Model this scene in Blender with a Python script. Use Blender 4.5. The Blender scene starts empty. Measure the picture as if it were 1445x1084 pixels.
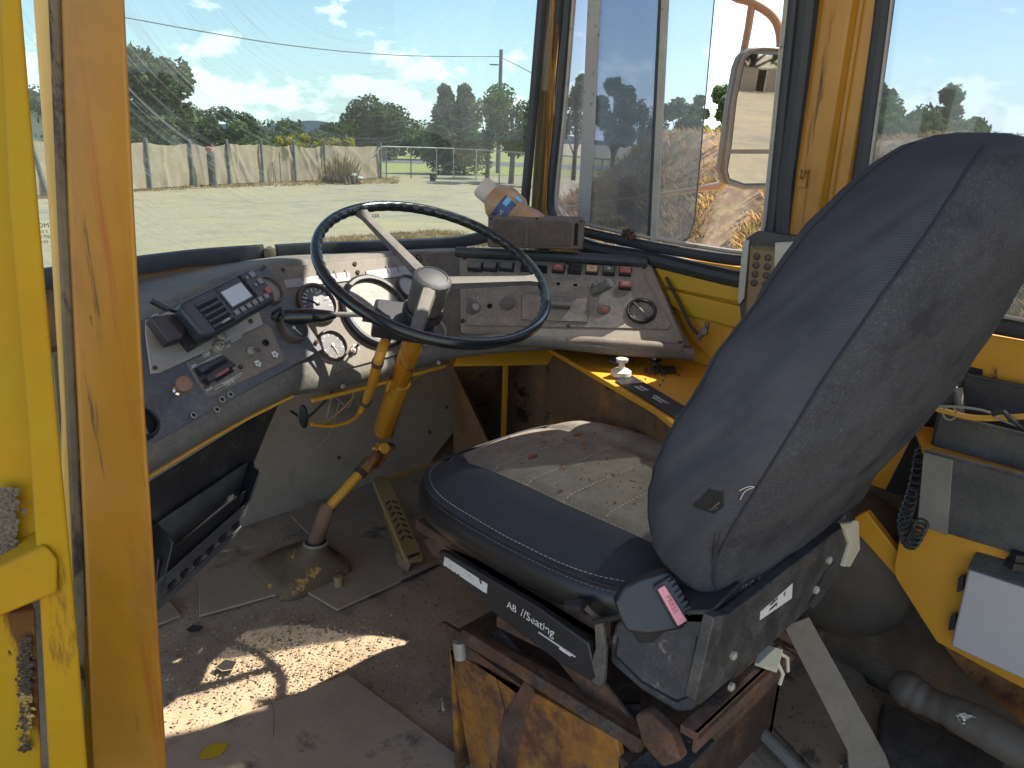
import bpy, bmesh, math, random
from mathutils import Vector, Matrix
random.seed(7)
sc = bpy.context.scene
rad = math.radians
# ------------------------------------------------------------------ camera
PF, CAMZ = 1060.0, 1.083
PITCH, ROLL, YAW = rad(18.0), rad(2.0), rad(45.0)
_h = Vector((math.sin(YAW), math.cos(YAW), 0)); _r0 = Vector((math.cos(YAW), -math.sin(YAW), 0)); _z = Vector((0, 0, 1))
FW = _h*math.cos(PITCH) - _z*math.sin(PITCH); _u0 = _h*math.sin(PITCH) + _z*math.cos(PITCH)
RT = _r0*math.cos(ROLL) + _u0*math.sin(ROLL); UP = _u0*math.cos(ROLL) - _r0*math.sin(ROLL)
CP = Vector((0, 0, CAMZ))
cam = bpy.data.cameras.new('camera'); camo = bpy.data.objects.new('camera', cam); sc.collection.objects.link(camo)
camo.matrix_world = Matrix(((RT.x, UP.x, -FW.x, CP.x), (RT.y, UP.y, -FW.y, CP.y), (RT.z, UP.z, -FW.z, CP.z), (0, 0, 0, 1)))
cam.sensor_width = 36; cam.lens = 36*PF/1445; cam.clip_start = .03; cam.clip_end = 5000
sc.camera = camo
# ------------------------------------------------------------------ light
SUN_EL, SUN_AZ = rad(55), rad(113.5)          # azimuth clockwise from +Y (truck forward)
S = Vector((math.sin(SUN_AZ)*math.cos(SUN_EL), math.cos(SUN_AZ)*math.cos(SUN_EL), math.sin(SUN_EL)))
sl = bpy.data.lights.new('sun', 'SUN'); sl.energy = 4.6; sl.angle = rad(.53); sl.color = (1, .93, .82)
slo = bpy.data.objects.new('sun', sl); sc.collection.objects.link(slo); slo.rotation_euler = S.to_track_quat('Z', 'Y').to_euler()
sc.view_settings.view_transform = 'Standard'; sc.view_settings.look = 'None'
sc.view_settings.exposure = 1.5; sc.view_settings.gamma = 1
try:
    sc.cycles.max_bounces = 10; sc.cycles.transparent_max_bounces = 16; sc.cycles.diffuse_bounces = 5
except Exception: pass
w = bpy.data.worlds.new('World'); sc.world = w; w.use_nodes = True
nt = w.node_tree; nt.nodes.clear()
def N(nt, t, **k):
    n = nt.nodes.new(t)
    for a, b in k.items():
        if a.startswith('i_'):
            key = a[2:].replace('_', ' ')
            n.inputs[int(key) if key.isdigit() else key].default_value = b
        else: setattr(n, a, b)
    return n
def L(nt, a, b): nt.links.new(a, b)
def ramp(nt, src, stops):
    r = nt.nodes.new('ShaderNodeValToRGB'); e = r.color_ramp.elements
    while len(e) < len(stops): e.new(.5)
    for x, (p, c) in zip(e, stops):
        x.position = p; x.color = c if len(c) == 4 else (*c, 1)
    L(nt, src, r.inputs[0]); return r.outputs[0]
def G(v): return (v, v, v, 1)
def mixc(nt, f, a, b, mode='MIX'):
    m = nt.nodes.new('ShaderNodeMix'); m.data_type = 'RGBA'; m.blend_type = mode
    for s, v in ((0, f), (6, a), (7, b)):
        if hasattr(v, 'is_output'): L(nt, v, m.inputs[s])
        elif s == 0: m.inputs[0].default_value = v
        else: m.inputs[s].default_value = v if len(v) == 4 else (*v, 1)
    return m.outputs[2]
def math_(nt, op, a, b=0.0, clamp=False):
    m = nt.nodes.new('ShaderNodeMath'); m.operation = op; m.use_clamp = clamp
    for i, v in ((0, a), (1, b)):
        if hasattr(v, 'is_output'): L(nt, v, m.inputs[i])
        else: m.inputs[i].default_value = v
    return m.outputs[0]
sky = N(nt, 'ShaderNodeTexSky', sky_type='NISHITA'); sky.sun_disc = False
sky.sun_elevation = SUN_EL; sky.sun_rotation = SUN_AZ; sky.air_density = 1.0; sky.dust_density = .6; sky.ozone_density = 1.2
tc = N(nt, 'ShaderNodeTexCoord'); sep = N(nt, 'ShaderNodeSeparateXYZ'); L(nt, tc.outputs['Generated'], sep.inputs[0])
mp = N(nt, 'ShaderNodeMapping'); mp.inputs['Scale'].default_value = (1, 1, 2.1); mp.inputs['Location'].default_value = (.37, .1, .06); L(nt, tc.outputs['Generated'], mp.inputs[0])
n1 = N(nt, 'ShaderNodeTexNoise', i_Scale=11.0, i_Detail=10.0, i_Roughness=.6); L(nt, mp.outputs[0], n1.inputs[0])
low = ramp(nt, sep.outputs[2], [(0.0, G(.20)), (.06, G(.19)), (.11, G(.12)), (.17, G(.06)), (.3, G(.08))])
cf = ramp(nt, math_(nt, 'ADD', n1.outputs[0], low), [(.675, G(0)), (.74, G(1))])
hz = ramp(nt, sep.outputs[2], [(0, G(.6)), (.1, G(.15)), (.25, G(0))])
c1 = mixc(nt, hz, sky.outputs[0], (3.3, 4.9, 6.1))
c2 = mixc(nt, math_(nt, 'MULTIPLY', cf, .8), c1, (7.2, 7.7, 8.0))
bg = N(nt, 'ShaderNodeBackground', i_Strength=.15); L(nt, c2, bg.inputs[0])
wo = N(nt, 'ShaderNodeOutputWorld'); L(nt, bg.outputs[0], wo.inputs[0])

# ------------------------------------------------------------------ photo geometry: rays met with real planes
def ray(u, v): return RT*((u-722.5)/PF) + UP*((542-v)/PF) + FW
def onp(u, v, p, n):
    d = ray(u, v); return CP + d*((Vector(p)-CP).dot(n)/d.dot(n))
def onz(u, v, z): return onp(u, v, (0, 0, z), Vector((0, 0, 1)))
def onx(u, v, x): return onp(u, v, (x, 0, 0), Vector((1, 0, 0)))
def ony(u, v, y): return onp(u, v, (0, y, 0), Vector((0, 1, 0)))
def far(u, v, dist):
    d = ray(u, v); return CP + d*(dist/math.hypot(d.x, d.y))
def depth(p): return (p-CP).dot(FW)
def px(n, p): return n*depth(p)/PF              # n photo pixels at p, in metres
GZ = -1.08
# ------------------------------------------------------------------ mesh builder
def prj(p):
    q = Vector(p)-CP; return 722.5+PF*q.dot(RT)/q.dot(FW), 542-PF*q.dot(UP)/q.dot(FW)
class B:
    def __init__(s): s.v = []; s.f = []; s.mi = []; s.cur = 0
    def add(s, vs, fs):
        k = len(s.v); s.v += [Vector(p) for p in vs]
        for f in fs: s.f.append(tuple(i+k for i in f)); s.mi.append(s.cur)
        return s
    def box(s, c, size, M=None):
        x, y, z = (q/2 for q in size); c = Vector(c)
        vs = [Vector((a*x, b*y, d*z)) for a in (-1, 1) for b in (-1, 1) for d in (-1, 1)]
        if M is not None: vs = [M @ p for p in vs]
        return s.add([c+p for p in vs], [(0, 1, 3, 2), (4, 6, 7, 5), (0, 4, 5, 1), (2, 3, 7, 6), (0, 2, 6, 4), (1, 5, 7, 3)])
    def prism(s, pts, vec):
        pts = [Vector(p) for p in pts]; vec = Vector(vec); n = len(pts)
        nn = Vector((0, 0, 0))
        for i in range(n): nn += (pts[i]-pts[0]).cross(pts[(i+1) % n]-pts[0])
        if nn.dot(vec) > 0: pts = pts[::-1]
        return s.add(pts+[p+vec for p in pts], [tuple(range(n)), tuple(range(2*n-1, n-1, -1))]+[(i, i+n, (i+1) % n+n, (i+1) % n) for i in range(n)])
    def tube(s, path, r, n=10, cap=True, closed=False, flat=1.0):
        P = [Vector(p) for p in path]; R_ = r if hasattr(r, '__len__') else [r]*len(P); m = len(P)
        ref = None; vs = []; fs = []
        for i in range(m):
            if closed: t = P[(i+1) % m]-P[i-1]
            else: t = P[min(i+1, m-1)]-P[max(i-1, 0)]
            if t.length < 1e-9: t = Vector((0, 0, 1))
            t.normalize()
            if ref is None: ref = t.orthogonal().normalized()
            ref = (ref - t*ref.dot(t));
            if ref.length < 1e-6: ref = t.orthogonal()
            ref.normalize(); q = t.cross(ref)
            for k in range(n):
                a = 2*math.pi*k/n; vs.append(P[i]+(ref*math.cos(a)+q*math.sin(a)*flat)*R_[i])
        for i in range(m if closed else m-1):
            j = (i+1) % m
            for k in range(n): fs.append((i*n+k, i*n+(k+1) % n, j*n+(k+1) % n, j*n+k))
        if cap and not closed: fs += [tuple(range(n))[::-1], tuple(range((m-1)*n, m*n))]
        return s.add(vs, fs)
    def lathe(s, prof, n=28, M=None, cap=True):
        M = M or Matrix(); vs = []; fs = []; m = len(prof)
        for r, z in prof:
            for k in range(n):
                a = 2*math.pi*k/n; vs.append(M @ Vector((r*math.cos(a), r*math.sin(a), z)))
        for i in range(m-1):
            for k in range(n): fs.append((i*n+k, i*n+(k+1) % n, (i+1)*n+(k+1) % n, (i+1)*n+k))
        if cap: fs += [tuple(range(n))[::-1], tuple(range((m-1)*n, m*n))]
        return s.add(vs, fs)
    def grid(s, rows):
        n = len(rows[0]); vs = [p for r in rows for p in r]
        return s.add(vs, [(i*n+j, i*n+j+1, (i+1)*n+j+1, (i+1)*n+j) for i in range(len(rows)-1) for j in range(n-1)])
    def quad(s, a, b, c, d): return s.add([a, b, c, d], [(0, 1, 2, 3)])
WM = {}
def finish(o, parent, M):
    sc.collection.objects.link(o); WM[o.name] = M.copy()
    if parent is not None:
        o.parent = parent; o.matrix_basis = WM[parent.name].inverted() @ M
    else: o.matrix_basis = M
    return o
def mesh(name, b, mats, ang=35, smooth=True):
    me = bpy.data.meshes.new(name); me.from_pydata([tuple(p) for p in b.v], [], b.f)
    if not isinstance(mats, (list, tuple)): mats = [mats]
    for m in mats: me.materials.append(m)
    if len(mats) > 1: me.polygons.foreach_set('material_index', b.mi)
    if smooth:
        me.polygons.foreach_set('use_smooth', [True]*len(me.polygons)); me.set_sharp_from_angle(angle=rad(ang))
    me.update(); return me
def part(name, b, mats, parent, M=None, bev=0, seg=2, sub=0, solid=0, ang=35, label=None, kind=None, recalc=False):
    me = b if isinstance(b, bpy.types.Mesh) else mesh(name, b, mats, ang)
    if recalc:
        bm = bmesh.new(); bm.from_mesh(me); bmesh.ops.recalc_face_normals(bm, faces=bm.faces); bm.to_mesh(me); bm.free()
    o = bpy.data.objects.new(name, me)
    if solid: m = o.modifiers.new('s', 'SOLIDIFY'); m.thickness = solid; m.offset = -1
    if bev: m = o.modifiers.new('b', 'BEVEL'); m.width = bev; m.segments = seg; m.limit_method = 'ANGLE'; m.angle_limit = rad(30); m.harden_normals = False
    if sub: m = o.modifiers.new('u', 'SUBSURF'); m.levels = sub; m.render_levels = sub
    if label: o['label'] = label
    if kind: o['kind'] = kind
    return finish(o, parent, M or Matrix())
def tag(o, label, cat, group=None, kind=None):
    if label: o['label'] = label
    if cat: o['category'] = cat
    if group: o['group'] = group
    if kind: o['kind'] = kind
    return o
def thing(name, loc, label, cat, group=None, kind=None):
    o = bpy.data.objects.new(name, None); o.empty_display_size = .05
    finish(o, None, Matrix.Translation(loc)); return tag(o, label, cat, group, kind)
def struct(name, b, mats, **k): return tag(part(name, b, mats, None, **k), None, None, kind='structure')
def fr(p, n, x=None):
    """matrix at p whose z is n and x as near x as it can be"""
    n = Vector(n).normalized(); x = Vector(x if x is not None else (1, 0, 0)); x = (x-n*x.dot(n)).normalized(); y = n.cross(x)
    return Matrix(((x.x, y.x, n.x, p[0]), (x.y, y.y, n.y, p[1]), (x.z, y.z, n.z, p[2]), (0, 0, 0, 1)))
def text(name, s, size, mat, parent, M, align='CENTER', ext=.0002):
    c = bpy.data.curves.new(name, 'FONT'); c.body = s; c.size = size; c.align_x = align; c.align_y = 'CENTER'; c.extrude = ext; c.resolution_u = 3
    t = bpy.data.objects.new(name, c); sc.collection.objects.link(t); dg = bpy.context.evaluated_depsgraph_get()
    me = bpy.data.meshes.new_from_object(t.evaluated_get(dg)); bpy.data.objects.remove(t); bpy.data.curves.remove(c)
    me.materials.clear(); me.materials.append(mat); return part(name, me, None, parent, M)
# ------------------------------------------------------------------ materials
MATS = {}
def mat(name, base, rough=.6, metal=0, dust=0, dustc=(.26, .22, .165), dscale=14, var=.15, bump=0, bscale=300, patches=None, spec=None, streak=False, twill=0, layers=()):
    m = bpy.data.materials.new(name); m.use_nodes = True; t = m.node_tree; p = t.nodes['Principled BSDF']
    tcn = N(t, 'ShaderNodeTexCoord'); geo = N(t, 'ShaderNodeNewGeometry'); v = geo.outputs['Position']
    nz = N(t, 'ShaderNodeTexNoise', i_Scale=6.0, i_Detail=6.0, i_Roughness=.65); L(t, v, nz.inputs[0])
    col = mixc(t, ramp(t, nz.outputs[0], [(.3, G(0)), (.7, G(1))]), tuple(c*(1-var) for c in base), tuple(min(1, c*(1+var)) for c in base))
    rv = rough
    for (c2, sc_, lo, hi, r2, st) in layers:
        mpn = N(t, 'ShaderNodeMapping'); mpn.inputs['Scale'].default_value = st; L(t, v, mpn.inputs[0])
        q = N(t, 'ShaderNodeTexNoise', i_Scale=sc_, i_Detail=8.0, i_Roughness=.7); L(t, mpn.outputs[0], q.inputs[0])
        f = ramp(t, q.outputs[0], [(lo, G(0)), (hi, G(1))]); col = mixc(t, f, col, c2)
        a = N(t, 'ShaderNodeMix'); a.data_type = 'FLOAT'; L(t, f, a.inputs[0])
        if hasattr(rv, 'is_output'): L(t, rv, a.inputs[2])
        else: a.inputs[2].default_value = rv
        a.inputs[3].default_value = r2; rv = a.outputs[0]
    if dust:
        q = N(t, 'ShaderNodeTexNoise', i_Scale=float(dscale), i_Detail=9.0, i_Roughness=.75); L(t, v, q.inputs[0])
        q2 = N(t, 'ShaderNodeTexNoise', i_Scale=float(dscale)*14, i_Detail=4.0, i_Roughness=.7); L(t, v, q2.inputs[0])
        s = math_(t, 'ADD', math_(t, 'MULTIPLY', q.outputs[0], .65), math_(t, 'MULTIPLY', q2.outputs[0], .35))
        f = ramp(t, s, [(max(0, .62-dust*.35), G(0)), (max(.02, .86-dust*.35), G(min(1, .35+dust*.6)))])
        sx = N(t, 'ShaderNodeSeparateXYZ'); L(t, geo.outputs['Normal'], sx.inputs[0])
        f = math_(t, 'MULTIPLY', f, ramp(t, sx.outputs[2], [(0, G(.7)), (.75, G(1))]))
        col = mixc(t, f, col, dustc)
        a = N(t, 'ShaderNodeMix'); a.data_type = 'FLOAT'; L(t, f, a.inputs[0])
        if hasattr(rv, 'is_output'): L(t, rv, a.inputs[2])
        else: a.inputs[2].default_value = rv
        a.inputs[3].default_value = .92; rv = a.outputs[0]
    L(t, col, p.inputs['Base Color'])
    if hasattr(rv, 'is_output'): L(t, rv, p.inputs['Roughness'])
    else: p.inputs['Roughness'].default_value = rv
    p.inputs['Metallic'].default_value = metal
    if spec is not None: p.inputs['Specular IOR Level'].default_value = spec
    if bump or twill:
        bn = N(t, 'ShaderNodeBump', i_Strength=min(1, bump or twill), i_Distance=.002)
        if twill:
            wv = N(t, 'ShaderNodeTexWave', i_Scale=150.0, i_Distortion=.6); wv.bands_direction = 'DIAGONAL'; L(t, v, wv.inputs[0])
            q = N(t, 'ShaderNodeTexNoise', i_Scale=22.0, i_Detail=5.0); L(t, v, q.inputs[0])
            hh = math_(t, 'ADD', math_(t, 'MULTIPLY', wv.outputs[1], .35), math_(t, 'MULTIPLY', q.outputs[0], 2.0)); L(t, hh, bn.inputs['Height'])
        else:
            q = N(t, 'ShaderNodeTexNoise', i_Scale=float(bscale), i_Detail=5.0, i_Roughness=.7); L(t, v, q.inputs[0]); L(t, q.outputs[0], bn.inputs['Height'])
        L(t, bn.outputs[0], p.inputs['Normal'])
    return m
RUST = (.085, .032, .013)
one = (1, 1, 1)
Y_OR = mat('orange_yellow_paint', (.38, .175, .011), .38, var=.12, bump=.15, bscale=60, layers=[((.10, .055, .02), 22, .60, .66, .8, (1.6, 1.6, .10)), ((.22, .10, .012), 5, .5, .75, .6, (1, 1, .4)), ((.33, .085, .008), 3.0, .56, .66, .5, (7, 7, .35)), ((.10, .045, .015), 45, .69, .73, .8, (1, 1, .35)), ((.34, .26, .13), 9, .68, .74, .8, one)], dust=.12, dscale=9)
Y_DO = mat('door_yellow_paint', (.30, .165, .003), .55, var=.12, bump=.2, bscale=60, spec=.15, layers=[((.27, .19, .004), 4, .45, .65, .5, one), ((.10, .045, .012), 7, .60, .66, .8, (1.5, 1.5, .3)), ((.05, .03, .015), 38, .65, .68, .85, (1, 1, .4)), ((.05, .03, .02), 9, .64, .70, .9, (1.5, 1.5, .5))], dust=0, dscale=10)
Y_LE = mat('lemon_yellow_paint', (.46, .27, .010), .4, var=.12, bump=.1, bscale=60, layers=[((.40, .28, .012), 4, .45, .65, .45, one), ((.07, .035, .015), 38, .68, .72, .85, (1, 1, .3)), ((.05, .03, .02), 9, .66, .70, .9, (1.5, 1.5, .5))], dust=.15, dscale=10)
Y_IN = mat('cab_yellow_paint', (.56, .27, .015), .45, var=.1, layers=[((.16, .07, .02), 22, .66, .72, .8, (1, 1, .6)), ((.25, .16, .08), 7, .62, .75, .8, one)], dust=.35, dscale=12)
Y_RU = mat('rusty_yellow_paint', (.31, .125, .010), .55, var=.2, layers=[(RUST, 7, .40, .56, .9, one), ((.20, .09, .02), 34, .50, .66, .8, one), ((.05, .03, .02), 30, .6, .68, .9, one)], dust=.3, dscale=20, bump=.4, bscale=120)
RUSTM = mat('rusty_steel', (.06, .030, .016), .85, var=.4, layers=[((.14, .055, .02), 14, .5, .68, .9, one), ((.022, .018, .015), 20, .55, .65, .8, one)], dust=.35, dscale=25, bump=.6, bscale=180)
RUSTP = mat('rusted_brown_panel', (.13, .075, .038), .8, var=.3, layers=[((.25, .11, .032), 11, .5, .66, .85, one), ((.018, .016, .014), 10, .58, .63, .7, (1, 1, 1.6))], dust=.25, dscale=20, bump=.3)
DASH = mat('dusty_moulded_dash', (.055, .055, .053), .62, var=.2, dust=.75, dustc=(.185, .165, .13), dscale=7, bump=.5, bscale=420)
DASHD = mat('dark_moulded_dash', (.030, .033, .036), .5, var=.2, dust=.3, dustc=(.16, .15, .125), dscale=6, bump=.5, bscale=420)
PANB = mat('blue_grey_panel', (.060, .064, .074), .5, var=.15, dust=.45, dustc=(.20, .19, .165), dscale=9, bump=.2, bscale=500, layers=[((.12, .12, .115), 30, .58, .7, .8, one)])
PANG = mat('scuffed_grey_panel', (.13, .115, .09), .65, var=.25, dust=.55, dustc=(.27, .235, .18), dscale=16, bump=.4, bscale=400, layers=[((.05, .045, .04), 26, .6, .68, .7, one)])
PANR = mat('cracked_dusty_panel', (.085, .078, .066), .7, var=.3, dust=.85, dustc=(.30, .265, .21), dscale=22, bump=.8, bscale=90, layers=[((.03, .03, .03), 60, .6, .66, .7, one)])
ALU = mat('scratched_aluminium', (.33, .31, .26), .55, .35, var=.2, dust=.4, dustc=(.24, .20, .15), dscale=25, bump=.2, layers=[((.09, .08, .07), 45, .62, .68, .8, one)])
CHROME = mat('worn_chrome', (.6, .6, .58), .2, 1, var=.1)
BLK = mat('black_plastic', (.016, .016, .018), .42, var=.2, dust=.14, dustc=(.15, .14, .12), dscale=18, bump=.15, bscale=600)
BLKG = mat('glossy_black_rim', (.010, .014, .016), .22, var=.2, dust=.05, dscale=16, bump=.05)
RUB = mat('black_rubber', (.022, .024, .026), .55, var=.25, dust=.25, dustc=(.13, .12, .10), dscale=8, bump=.2)
SPOKE = mat('dusty_spoke', (.055, .052, .047), .6, var=.3, dust=.6, dustc=(.19, .17, .135), dscale=18, bump=.5, bscale=350)
FABRIC = mat('navy_twill_cover', (.046, .048, .056), .95, var=.22, twill=.55, dust=.16, dustc=(.11, .108, .108), dscale=5, spec=.15)
FELT = mat('charcoal_felt_back', (.056, .058, .063), .98, layers=[((.12, .12, .125), 330, .54, .70, .98, one), ((.03, .03, .035), 9, .5, .7, .98, one)], var=.25, bump=.9, bscale=900, dust=.28, dustc=(.13, .13, .135), dscale=40, spec=.1)
MESHD = mat('dark_seat_mesh', (.014, .017, .024), .75, var=.2, twill=.5, dust=.1, dustc=(.13, .12, .10), dscale=12)
MESHL = mat('dusty_sunlit_seat_mesh', (.13, .115, .09), .9, var=.3, twill=1, dust=.75, dustc=(.27, .235, .175), dscale=13)
VINYL = mat('black_vinyl', (.012, .012, .013), .42, var=.2, bump=.1, bscale=60, dust=.2, dustc=(.10, .085, .06), dscale=3)
STITCH = mat('pale_thread', (.42, .39, .31), .8)
FLOOR = mat('dirty_floor', (.32, .235, .145), .95, var=.25, dust=.6, dustc=(.37, .29, .20), dscale=6, bump=1, bscale=110, layers=[((.065, .052, .040), 7, .55, .68, .95, one), ((.25, .16, .09), 60, .66, .7, .9, one)])
PLATE = mat('dirty_floor_plate', (.30, .215, .13), .9, var=.25, dust=.6, dustc=(.28, .24, .18), dscale=8, bump=.6, bscale=140, layers=[((.05, .04, .032), 6, .57, .66, .95, one)])
KICK = mat('dusty_kick_panel', (.29, .22, .15), .8, var=.2, dust=.4, dustc=(.24, .21, .16), dscale=4, bump=.15, bscale=40, layers=[((.07, .06, .045), 4, .58, .75, .8, (1, 1, .5))])
DARKV = mat('dark_void', (.006, .006, .006), .9)  # near-black fill; on holes and slots it stands for their unlit depth
WHITE = mat('old_white_paint', (.62, .62, .60), .5, var=.05, dust=.12)
WHITEL = mat('white_print', (.60, .60, .57), .7, var=.1)
SCUFW = mat('scuffed_white_label', (.55, .54, .50), .6, var=.1, layers=[((.05, .05, .055), 60, .56, .60, .6, one)])
GFACE = mat('clouded_gauge_face', (.15, .145, .125), .35, var=.2, dust=.5, dustc=(.22, .20, .16), dscale=9)
GDARK = mat('dark_gauge_face', (.02, .024, .026), .3, var=.2, dust=.15)
GMID = mat('grey_gauge_face', (.07, .072, .066), .3, var=.2, dust=.3)
BEZ = mat('brown_bezel', (.075, .055, .042), .5, var=.3, dust=.3, dscale=20)
RED = mat('faded_red_button', (.34, .085, .07), .55, var=.1, dust=.35, dustc=(.35, .22, .18))
YELB = mat('faded_yellow_button', (.50, .36, .16), .55, var=.1, dust=.3)
GRNB = mat('faded_green_button', (.06, .085, .06), .55, var=.1, dust=.4)
BTNG = mat('dusty_grey_button', (.10, .098, .088), .6, var=.2, dust=.45)
LCD = mat('grey_display', (.34, .38, .40), .25, var=.15, dust=.25, dscale=60)
BROWNK = mat('brown_knob', (.19, .095, .06), .5, var=.15, dust=.3)
CREAM = mat('cream_knob', (.55, .50, .38), .5, var=.1, dust=.25, layers=[((.18, .12, .05), 40, .6, .66, .8, one)])
PINK = mat('pink_buckle_button', (.68, .25, .27), .45, var=.1, dust=.2, dustc=(.6, .5, .48))
KEYP = mat('bronze_keypad', (.20, .13, .055), .5, var=.12, dust=.25)
KEYB = mat('dark_key', (.035, .02, .02), .4)
TAPE = mat('creased_grey_tape', (.17, .16, .135), .5, var=.25, bump=1, bscale=35, dust=.3)
SILV = mat('crinkled_foil_tape', (.38, .36, .31), .35, .5, var=.3, bump=1, bscale=60, dust=.2)
TRAY = mat('dusty_black_tray', (.04, .04, .039), .6, var=.2, dust=.5, dustc=(.15, .14, .12), bump=.3)
BOXW = mat('grey_white_enclosure', (.36, .35, .345), .5, var=.05, dust=.2, dscale=6)
WIREY = mat('orange_wire', (.50, .26, .04), .5); WIREG = mat('grey_wire', (.20, .19, .16), .6); WIREB = mat('black_wire', (.02, .02, .02), .5)
LEAF = mat('dead_leaf', (.24, .09, .025), .9, var=.4); CHIP = mat('straw_chip', (.32, .22, .11), .9, var=.4); CHIPD = mat('dark_dirt_crumb', (.07, .05, .035), .95, var=.4)
BOTT = mat('tan_bottle', (.34, .20, .10), .35, var=.15, dust=.4, dustc=(.42, .30, .19), dscale=12)
BOTC = mat('dusty_cap', (.50, .46, .37), .6, var=.1, dust=.3, dustc=(.33, .27, .19))
BOTL = mat('blue_bottle_label', (.035, .06, .14), .5, var=.3, dust=.3, dustc=(.3, .22, .16)); BOTLB = mat('light_blue_patch', (.12, .42, .6), .5)
GREYB = mat('grey_boot_rubber', (.085, .070, .053), .65, var=.12, dust=.3, dustc=(.12, .10, .08), dscale=5)
WOODY = mat('yellow_pedal', (.26, .175, .06), .7, var=.25, dust=.4, dustc=(.27, .20, .11), dscale=14, layers=[((.12, .075, .03), 12, .56, .68, .8, one)])
BOOTM = mat('dirty_boot_cover', (.12, .078, .040), .8, var=.35, dust=.3, dscale=10, bump=.4, layers=[((.45, .25, .04), 18, .585, .62, .6, one), ((.08, .06, .04), 12, .56, .68, .8, one)])
STRAW = mat('dry_grass', (.42, .30, .14), .9, var=.25); STRAWB = mat('brown_grass', (.24, .14, .07), .9, var=.3); GRN = mat('green_grass', (.13, .17, .04), .9, var=.3)
def leafmat(name, c, tr=.35):
    m = bpy.data.materials.new(name); m.use_nodes = True; t = m.node_tree; t.nodes.clear()
    geo = N(t, 'ShaderNodeNewGeometry'); q = N(t, 'ShaderNodeTexNoise', i_Scale=.9, i_Detail=3.0); L(t, geo.outputs['Position'], q.inputs[0])
    col = mixc(t, ramp(t, q.outputs[0], [(.35, G(0)), (.65, G(1))]), tuple(x*.6 for x in c), tuple(x*1.35 for x in c))
    a = N(t, 'ShaderNodeBsdfDiffuse'); b_ = N(t, 'ShaderNodeBsdfTranslucent'); mx = N(t, 'ShaderNodeMixShader', i_0=tr)
    L(t, col, a.inputs[0]); L(t, col, b_.inputs[0]); L(t, a.outputs[0], mx.inputs[1]); L(t, b_.outputs[0], mx.inputs[2])
    o = N(t, 'ShaderNodeOutputMaterial'); L(t, mx.outputs[0], o.inputs[0]); return m
LF1 = leafmat('deep_green_leaves', (.10, .14, .052)); LF2 = leafmat('grey_green_leaves', (.15, .185, .09)); LF3 = leafmat('bright_green_leaves', (.12, .16, .035)); LF4 = leafmat('yellow_flowers', (.5, .42, .03)); LFD = leafmat('dry_fronds', (.34, .26, .13))
BARK = mat('grey_bark', (.12, .095, .07), .95, var=.3, bump=.6, bscale=20)
CLOTH = mat('beige_shade_cloth', (.42, .33, .225), .9, var=.12, bump=.4, bscale=6); POSTM = mat('grey_post', (.14, .155, .14), .8, var=.2); PIPE = mat('galvanised_pipe', (.42, .42, .38), .5, .3)
GRAVEL = mat('pale_gravel', (.39, .315, .20), .95, var=.12, bump=1, bscale=25, layers=[((.27, .24, .175), .55, .48, .62, .95, one), ((.45, .36, .19), .28, .50, .66, .95, one), ((.20, .175, .125), 4.5, .56, .70, .95, one), ((.48, .42, .28), 2.0, .58, .70, .95, one), ((.22, .19, .14), 22, .60, .70, .95, one)])
ROADM = mat('grey_bitumen', (.17, .175, .175), .9, var=.1); GRASSG = mat('mown_dry_lawn', (.34, .32, .10), .95, var=.2)
DIRTM = mat('dry_bank_soil', (.19, .12, .065), .95, var=.3, bump=1, bscale=12, layers=[((.26, .18, .085), 3, .5, .6, .9, one), ((.12, .08, .05), 5, .6, .66, .9, one), ((.16, .17, .05), 2.2, .6, .68, .9, one)])
HILL = mat('hazed_blue_hill', (.19, .27, .33), 1, var=.05)  # distance haze is put into the hill's base colour
RAWTUBE = mat('mirror_arm_paint', (.30, .17, .09), .5, var=.2, dust=.4, dustc=(.33, .25, .18), dscale=30)
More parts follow.
